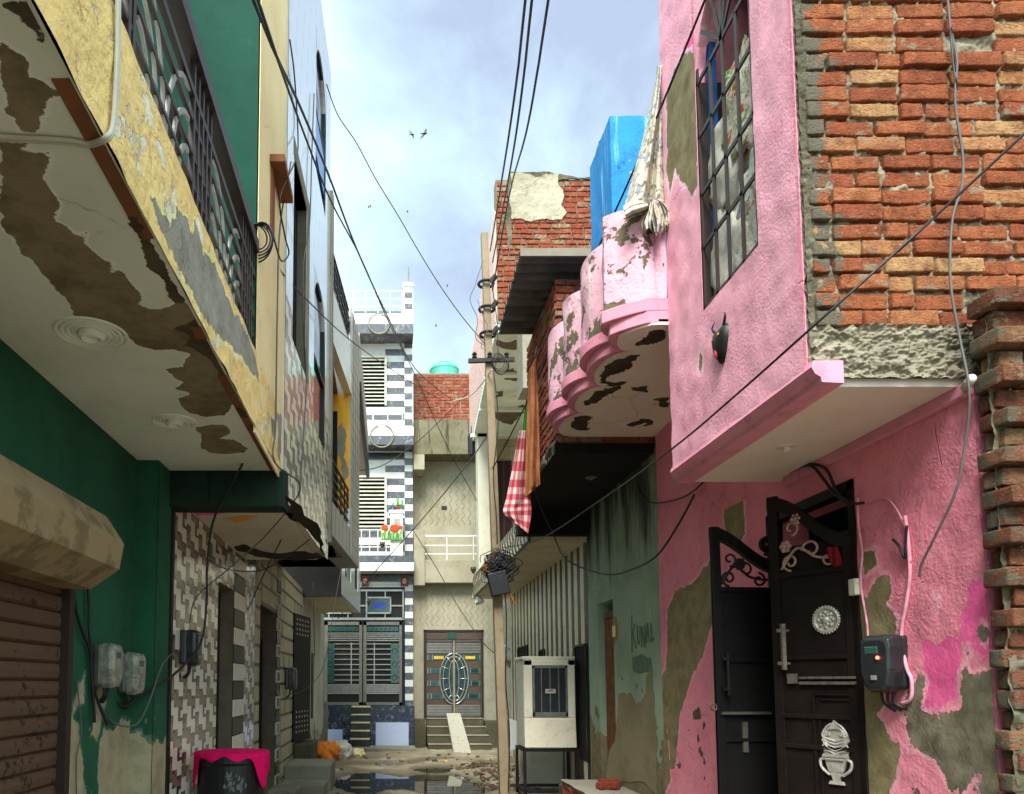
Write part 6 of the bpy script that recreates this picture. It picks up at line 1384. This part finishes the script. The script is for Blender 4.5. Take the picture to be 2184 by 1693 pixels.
bird('larger dark bird flying in the middle of the sky', 905, 285, 30, .30, .5); bird('smaller dark bird just left of the larger one', 879, 287, 32, .24, -.5)
for i, (x, y) in enumerate(((786, 441), (790, 439), (869, 451), (930, 694), (954, 609))):
    mb = MB(); c = atY(x, y, 70); mb.ball(c, (.09, .05, .05)); mb.prism([c + V((.05, 0, 0)), c + V((-.02, 0, .14)), c + V((-.09, 0, .16)), c + V((-.05, 0, 0))], (0, .02, 0)); mb.prism([c + V((.05, 0, 0)), c + V((-.02, 0, -.14)), c + V((-.09, 0, -.16)), c + V((-.05, 0, 0))], (0, .02, 0)); o = mb.build('distant_bird', M['black'], None); tag(o, 'tiny distant bird speck high over the lane end', 'bird', 'distant birds in the sky')
# ================================================================ CABLES
K = cable
K('thick black cable sweeping from top left down over the lane', [(528, -30, 3.2), (585, 110, 3.9), (640, 228, 4.8), (700, 372, 6.2), (760, 530, 8), (822, 665, 10.5), (885, 786, 15), (955, 846, 17.8), (968, 853, 18)], .010)
K('second black cable beside the thick sweeping one', [(540, -30, 3.2), (600, 150, 4.0), (650, 290, 5), (706, 430, 6.2), (770, 552, 8), (830, 690, 10.5), (885, 800, 14), (960, 965, 16), (1040, 1108, 16.5)], .008)
K('thin dark wire from the glossy facade to the pole', [LF.P(690, 180, .03), atY(720, 245, 8.0), atY(760, 305, 8.2), atY(800, 380, 8.4), atY(850, 462, 8.7), atY(895, 540, 9), atY(940, 612, 9.2), atY(985, 675, 9.4), atY(1035, 735, 9.5)], .006)
for i, (pts, lb) in enumerate((([(1122, -20, 3.6), (1104, 150, 4.4), (1083, 300, 5.4), (1062, 430, 7), (1045, 535, 9.4)], 'leftmost overhead cable running up from the pole top'), ([(1136, -20, 3.6), (1118, 150, 4.4), (1098, 300, 5.4), (1075, 430, 7), (1050, 560, 9.4)], 'middle overhead cable running up from the pole top'), ([(1172, -20, 3.6), (1146, 150, 4.4), (1120, 290, 5.4), (1085, 420, 7.4), (1050, 620, 9.4)], 'rightmost overhead cable running up from the pole top'))): K(lb, pts, .008)
K('black cable slanting across the pink bay from the brick wall', [(2200, 270, 2.7), (1990, 465, 2.9), (1720, 708, 3.1), (1560, 850, 3.7), (1435, 955, 4.3), (1290, 1060, 6), (1150, 1150, 8.4), (1070, 1168, 9.5)], .0055)
K('black wire climbing past the scalloped balcony to the bay top', [(1515, -30, 4.15), (1450, 130, 4.5), (1395, 262, 5.0), (1330, 410, 5.5), (1275, 528, 6.0), (1205, 668, 7), (1150, 800, 8), (1100, 905, 8.8), (1050, 1000, 9.4)], .008)
K('black service wire drooping beside the tiled wall meter', [(562, 905, 4.9), (530, 965, 5), (490, 1040, 5.1), (455, 1110, 5.2), (442, 1200, 5.3), (440, 1290, 5.35), (428, 1370, 5.3), (380, 1430, 5.1), (320, 1470, 4.9), (270, 1505, 4.75), (250, 1498, 4.7)], .009)
K('pale wire hanging from the yellow pier down past the tiles', [FF.P(606, 345, 0.05), FF.P(588, 480, 0.03), FF.P(582, 640, 0.03), FF.P(578, 900, 0.03), FF.P(572, 985, 0.04), LF.P(612, 1040, .1), V((-.9, 5.6, 2.75)), V((-1.2, 5.7, 2.5)), V((-1.45, 5.62, 2.25)), V((-1.5, 5.62, 2.05))], .006, 'cablegrey')
K('slack black loop wire on the yellow pier', [FF.P(600, 85, 0.06), LF.P(622, 160, 0.02), LF.P(630, 290, 0.02), FF.P(594, 340, 0.12), FF.P(578, 420, 0.06), FF.P(588, 500, 0.06), FF.P(598, 540, 0.06), FF.P(580, 556, 0.06), FF.P(562, 505, 0.06), FF.P(548, 485, 0.06)], .006)
K('grey wire running down the glossy tile facade', [LF.P(665, 200, 0.02), LF.P(660, 330, 0.02), LF.P(655, 480, 0.02), LF.P(642, 560, 0.02), LF.P(641, 680, 0.02), LF.P(648, 810, 0.02), LF.P(641, 940, 0.02), LF.P(633, 1060, 0.02)], .006, 'cablegrey')
K('wire crossing under the glossy facade towards the tiled wall', [(640, 940, 6.6), (632, 1070, 6.6), (600, 1150, 6.9), (560, 1230, 8), (515, 1330, 8.2)], .006)
K('drooping wire between the tile corner and the balcony underside', [(447, 1195, 5.4), (490, 1215, 6), (560, 1215, 6.6), (620, 1180, 6.8), (660, 1150, 6.9)], .005)
K('twin white cable strung along the yellow balcony edge', [FF.P(238, -10, 0.016), FF.P(237, 100, 0.016), FF.P(233, 200, 0.016), FF.P(227, 268, 0.016), FF.P(217, 292, 0.012), FS.P(190, 297, 0.012), FS.P(150, 291, 0.012), FS.P(70, 286, 0.012), FS.P(-10, 282, 0.012)], .007, 'cablewhite')
K('second white cable beside the twin on the yellow edge', [FF.P(242, -10, 0.016), FF.P(241, 100, 0.016), FF.P(238, 200, 0.016), FF.P(231, 272, 0.016), FF.P(219, 298, 0.012), FS.P(190, 303, 0.012), FS.P(150, 297, 0.012), FS.P(70, 292, 0.012), FS.P(-10, 288, 0.012)], .006, 'cablewhite')
K('black service wire dropping from the shutter housing to the meters', [FL.P(140, 1238, 0.03), FL.P(150, 1300, 0.03), FL.P(165, 1350, 0.03), FL.P(180, 1385, 0.03), FL.P(184, 1440, 0.03), FL.P(188, 1500, 0.03), FL.P(190, 1540, 0.03)], .010)
K('second black wire joining below the shutter housing', [FL.P(174, 1230, 0.03), FL.P(178, 1290, 0.03), FL.P(178, 1340, 0.03), FL.P(183, 1390, 0.03), FL.P(186, 1450, 0.03), FL.P(202, 1510, 0.03), FL.P(218, 1545, 0.03)], .008)
K('grey green wire looping between the two meters and pilaster', [(212, 1500, 4.4), (240, 1540, 4.6), (290, 1545, 4.7), (320, 1490, 4.8), (345, 1420, 4.9), (370, 1390, 5.1)], .006, 'cablegrey')
K('thin frayed wire trailing down the bare green house plaster', [FL.P(155, 1450, 0.02), FL.P(160, 1490, 0.02), FL.P(165, 1560, 0.02), FL.P(155, 1620, 0.02), FL.P(155, 1700, 0.02)], .004, 'cablegrey')
K('long slack wire from the curtain across the sage green wall', [(1138, 1040, 8.5), (1160, 1100, 8.6), (1180, 1140, 8.6), (1200, 1185, 8.4), (1240, 1210, 8.0), (1300, 1225, 7.4), (1350, 1213, 6.8), (1400, 1185, 6.2), (1445, 1120, 5.7), (1480, 1055, 5.4)], .009, 'cable')
K('black wire curling from soot stained wall to the pink wall knot', [RW.P(1368, 1035, 0.04), RW.P(1380, 1058, 0.04), RW.P(1400, 1072, 0.04), RW.P(1440, 1068, 0.04), RW.P(1478, 1054, 0.04), RW.P(1510, 1028, 0.04)], .008)
K('upper black wire above the brown door on the pink wall', [RW.P(1738, 988, 0.04), RW.P(1775, 1000, 0.04), RW.P(1800, 1050, 0.04), RW.P(1832, 1072, 0.04), RW.P(1856, 1072, 0.04)], .009)
K('lower black wire above the brown door on the pink wall', [RW.P(1690, 1010, 0.04), RW.P(1738, 992, 0.04), RW.P(1770, 1022, 0.04), RW.P(1795, 1055, 0.04), RW.P(1830, 1076, 0.04)], .009)
K('thin pinkish wire arching over the meter pipe', [RW.P(1856, 1074, 0.02), RW.P(1880, 1062, 0.02), RW.P(1905, 1068, 0.02), RW.P(1930, 1105, 0.02), RW.P(1945, 1150, 0.02), RW.P(1950, 1200, 0.02)], .005, 'pipepink')
K('grey cable wandering down the brick flank to the pink wall', [(2018, -20, 3.27), (2026, 60, 3.27), (2040, 130, 3.27), (2036, 220, 3.27), (2052, 330, 3.27), (2050, 400, 3.27), (2030, 470, 3.27), (2026, 600, 3.26), (2046, 720, 3.24), (2066, 830, 3.2), (2060, 930, 3.25), (2040, 1040, 3.3), (2000, 1130, 3.4), (1966, 1200, 3.5), (1960, 1230, 3.53)], .0058, 'cablegrey')
K('short dark wire tuft above the meter pipe', [RW.P(1916, 1150, 0.03), RW.P(1930, 1165, 0.03), RW.P(1942, 1190, 0.03), RW.P(1944, 1145, 0.03), RW.P(1946, 1120, 0.03)], .007)
K('thin wire slanting across the grey house upper wall', [(955, 847, 17.9), (990, 900, 17), (1040, 975, 12), (1110, 1090, 9.6)], .008) if 0 else None
K('slanting wire from balcony rail to the junction box', [(720, 1320, 17.3), (790, 1230, 17), (880, 1130, 16.5), (940, 1060, 15), (1000, 985, 13), (1055, 905, 9.7)], .010)
K('thin wire slanting down across the grey house door', [(880, 1130, 17.2), (930, 1210, 17.2), (975, 1290, 17), (1030, 1370, 16.5), (1065, 1400, 15.5)], .009)
K('wire from the marble house rail rising across its upper floors', [(745, 1005, 14), (780, 1002, 15), (820, 990, 16), (880, 950, 16.8), (935, 900, 17), (995, 840, 17)], .010)
K('thin wire from the yellow pier across the marble bands to the pole', [(545, 480, 4.3), (600, 580, 5.2), (660, 645, 6.3), (740, 720, 8.5), (820, 778, 11), (900, 830, 14), (960, 862, 17)], .006)
K('looped pale wire beside the pole top', [(1030, 555, 9.4), (1012, 610, 9.4), (1002, 640, 9.4), (1018, 680, 9.4), (1014, 720, 9.4), (1035, 738, 9.4)], .005, 'cablegrey')
K('second looped wire hanging from the crossarm', [(1018, 640, 9.4), (1030, 675, 9.4), (1040, 700, 9.4), (1026, 735, 9.4), (1030, 745, 9.45)], .004, 'cablegrey')
K('black wire sagging from crossarm to the first bracket', [(1046, 590, 9.45), (1060, 690, 9.4), (1062, 770, 9.4)], .006)
K('black wire running down the pole from crossarm to junction box', [(1052, 790, 9.42), (1062, 900, 9.42), (1052, 1010, 9.42), (1058, 1100, 9.42), (1060, 1160, 9.42)], .007)
K('black wire below the junction box along the pole foot', [(1075, 1240, 9.45), (1080, 1330, 9.45), (1078, 1450, 9.45), (1086, 1560, 9.45), (1084, 1690, 9.45)], .008)
K('white cable bundle from the crossarm towards the grey house', [(1048, 788, 9.4), (1030, 815, 10), (1000, 845, 13), (965, 855, 17.9)], .009, 'cablewhite')
K('teal wire crossing from crossarm to brick topped roof', [(1045, 792, 9.4), (1015, 830, 11), (985, 870, 15), (940, 905, 17)], .006) if 0 else None
K('thin wire hanging from the white balcony box', [(668, 1240, 13.2), (669, 1320, 13.2), (671, 1400, 13.2)], .006)
K('wire drooping from the balcony box to the dark meter', [(745, 1120, 12), (715, 1280, 12), (690, 1420, 11.7), (650, 1470, 11.3), (618, 1480, 11.2)], .006, 'cablegrey')
mb = MB(); rk = random.Random(4)
for i in range(7):
    c = atY(637 + rk.uniform(-3, 3), 45 + i * 3, 6.3); pts = [c + V((.04 * math.cos(k * .9 + i), -.01, .09 * math.sin(k * .9 + i))) for k in range(9)]; mb.tube(curve(pts, 3), .004, 5)
mb.tube(curve([atY(637, -20, 6.3), atY(637, 40, 6.3)], 3), .004, 5); o = mb.build('wire_coil', M['cableteal'], None, smooth=True); tag(o, 'coil of thin wire hung high on the glossy tile facade', 'wire coil')
for i, (x, y, Yd) in enumerate(((545, 505, 4.25), (1062, 770, 9.4))):
    mb = MB()
    for k in range(5): mb.ring(atY(x + k * 2, y + k * 3, Yd), (.3 * k - .5, 1, .2), .07 + .01 * k if i == 0 else .10, .005, 22, 5)
    o = mb.build('wire_coil', M['cable'], None, smooth=True); tag(o, 'black coil of slack cable at the railing end' if i == 0 else 'small cable coil hung on the pole crossarm', 'wire coil')
# ================================================================ CAMERA, SKY, LIGHT
cd = bpy.data.cameras.new('camera'); co_ = bpy.data.objects.new('camera', cd); C.objects.link(co_); bpy.context.scene.camera = co_
co_.location = CAM; co_.rotation_euler = (rad(90) + PITCH, 0, 0); cd.sensor_width = 36; cd.lens = 36 * FPX / WP
cd.shift_x = .5 - CXP / WP; cd.shift_y = (CYP - HP / 2) / WP; cd.clip_end = 2000; cd.clip_start = .05
sc = bpy.context.scene
w = bpy.data.worlds.new('World'); sc.world = w; w.use_nodes = True; nt = w.node_tree; nt.nodes.clear()
def N(ty): return nt.nodes.new(ty)
SUN_EL, SUN_AZ = rad(50), rad(194)
sky = N('ShaderNodeTexSky'); sky.sky_type = 'NISHITA'; sky.sun_disc = False; sky.sun_elevation = SUN_EL; sky.sun_rotation = SUN_AZ
b1 = N('ShaderNodeBackground'); b1.inputs[1].default_value = .05; nt.links.new(sky.outputs[0], b1.inputs[0])
tc = N('ShaderNodeTexCoord'); nz_ = N('ShaderNodeTexNoise'); nz_.inputs['Scale'].default_value = 3.4; nz_.inputs['Detail'].default_value = 7; nz_.inputs['Roughness'].default_value = .58; nz_.inputs['Distortion'].default_value = .3
nt.links.new(tc.outputs['Generated'], nz_.inputs['Vector'])
dd_ = ray(1330, 130).normalized(); dp = N('ShaderNodeVectorMath'); dp.operation = 'DOT_PRODUCT'; nt.links.new(tc.outputs['Generated'], dp.inputs[0]); dp.inputs[1].default_value = dd_
mr = N('ShaderNodeMapRange'); mr.interpolation_type = 'SMOOTHSTEP'; mr.inputs[1].default_value = .90; mr.inputs[2].default_value = 1.0; nt.links.new(dp.outputs['Value'], mr.inputs[0])
ad = N('ShaderNodeMath'); ad.operation = 'MULTIPLY_ADD'; ad.inputs[1].default_value = .46; nt.links.new(mr.outputs[0], ad.inputs[0]); nt.links.new(nz_.outputs[0], ad.inputs[2])
cr = N('ShaderNodeValToRGB'); nt.links.new(ad.outputs[0], cr.inputs[0]); e = cr.color_ramp; e.elements[0].position = .42; e.elements[0].color = (.46, .61, .63, 1); e.elements[1].position = 1.0; e.elements[1].color = (.20, .245, .33, 1)
q = e.elements.new(.58); q.color = (.42, .565, .60, 1); q = e.elements.new(.80); q.color = (.285, .375, .43, 1)
# an overcast sky is brightest round the hidden sun, behind and above the viewer
dp2 = N('ShaderNodeVectorMath'); dp2.operation = 'DOT_PRODUCT'; nt.links.new(tc.outputs['Generated'], dp2.inputs[0]); dp2.inputs[1].default_value = (math.sin(SUN_AZ) * math.cos(SUN_EL), math.cos(SUN_AZ) * math.cos(SUN_EL), math.sin(SUN_EL))
m2 = N('ShaderNodeMapRange'); m2.interpolation_type = 'SMOOTHSTEP'; m2.inputs[1].default_value = .15; m2.inputs[2].default_value = 1.0; m2.inputs[3].default_value = .50; m2.inputs[4].default_value = .85; nt.links.new(dp2.outputs['Value'], m2.inputs[0])
b2 = N('ShaderNodeBackground'); nt.links.new(m2.outputs[0], b2.inputs[1]); nt.links.new(cr.outputs[0], b2.inputs[0])
ms = N('ShaderNodeMixShader'); ms.inputs[0].default_value = .97; nt.links.new(b1.outputs[0], ms.inputs[1]); nt.links.new(b2.outputs[0], ms.inputs[2])
wo = N('ShaderNodeOutputWorld'); nt.links.new(ms.outputs[0], wo.inputs[0])
sl = bpy.data.lights.new('sun', 'SUN'); so = bpy.data.objects.new('sun', sl); C.objects.link(so); sl.energy = 1.5; sl.angle = rad(25); sl.color = (1, .97, .92)
# sun stands behind the viewer, slightly to the left
sd = V((math.sin(SUN_AZ) * math.cos(SUN_EL), math.cos(SUN_AZ) * math.cos(SUN_EL), math.sin(SUN_EL)))
so.rotation_euler = sd.to_track_quat('Z', 'Y').to_euler(); so.location = (0, -5, 20)
sc.view_settings.view_transform = 'Standard'; sc.view_settings.look = 'None'; sc.view_settings.exposure = 2.45; sc.view_settings.gamma = 1
sc.cycles.max_bounces = 8; sc.cycles.diffuse_bounces = 5; sc.cycles.use_denoising = True
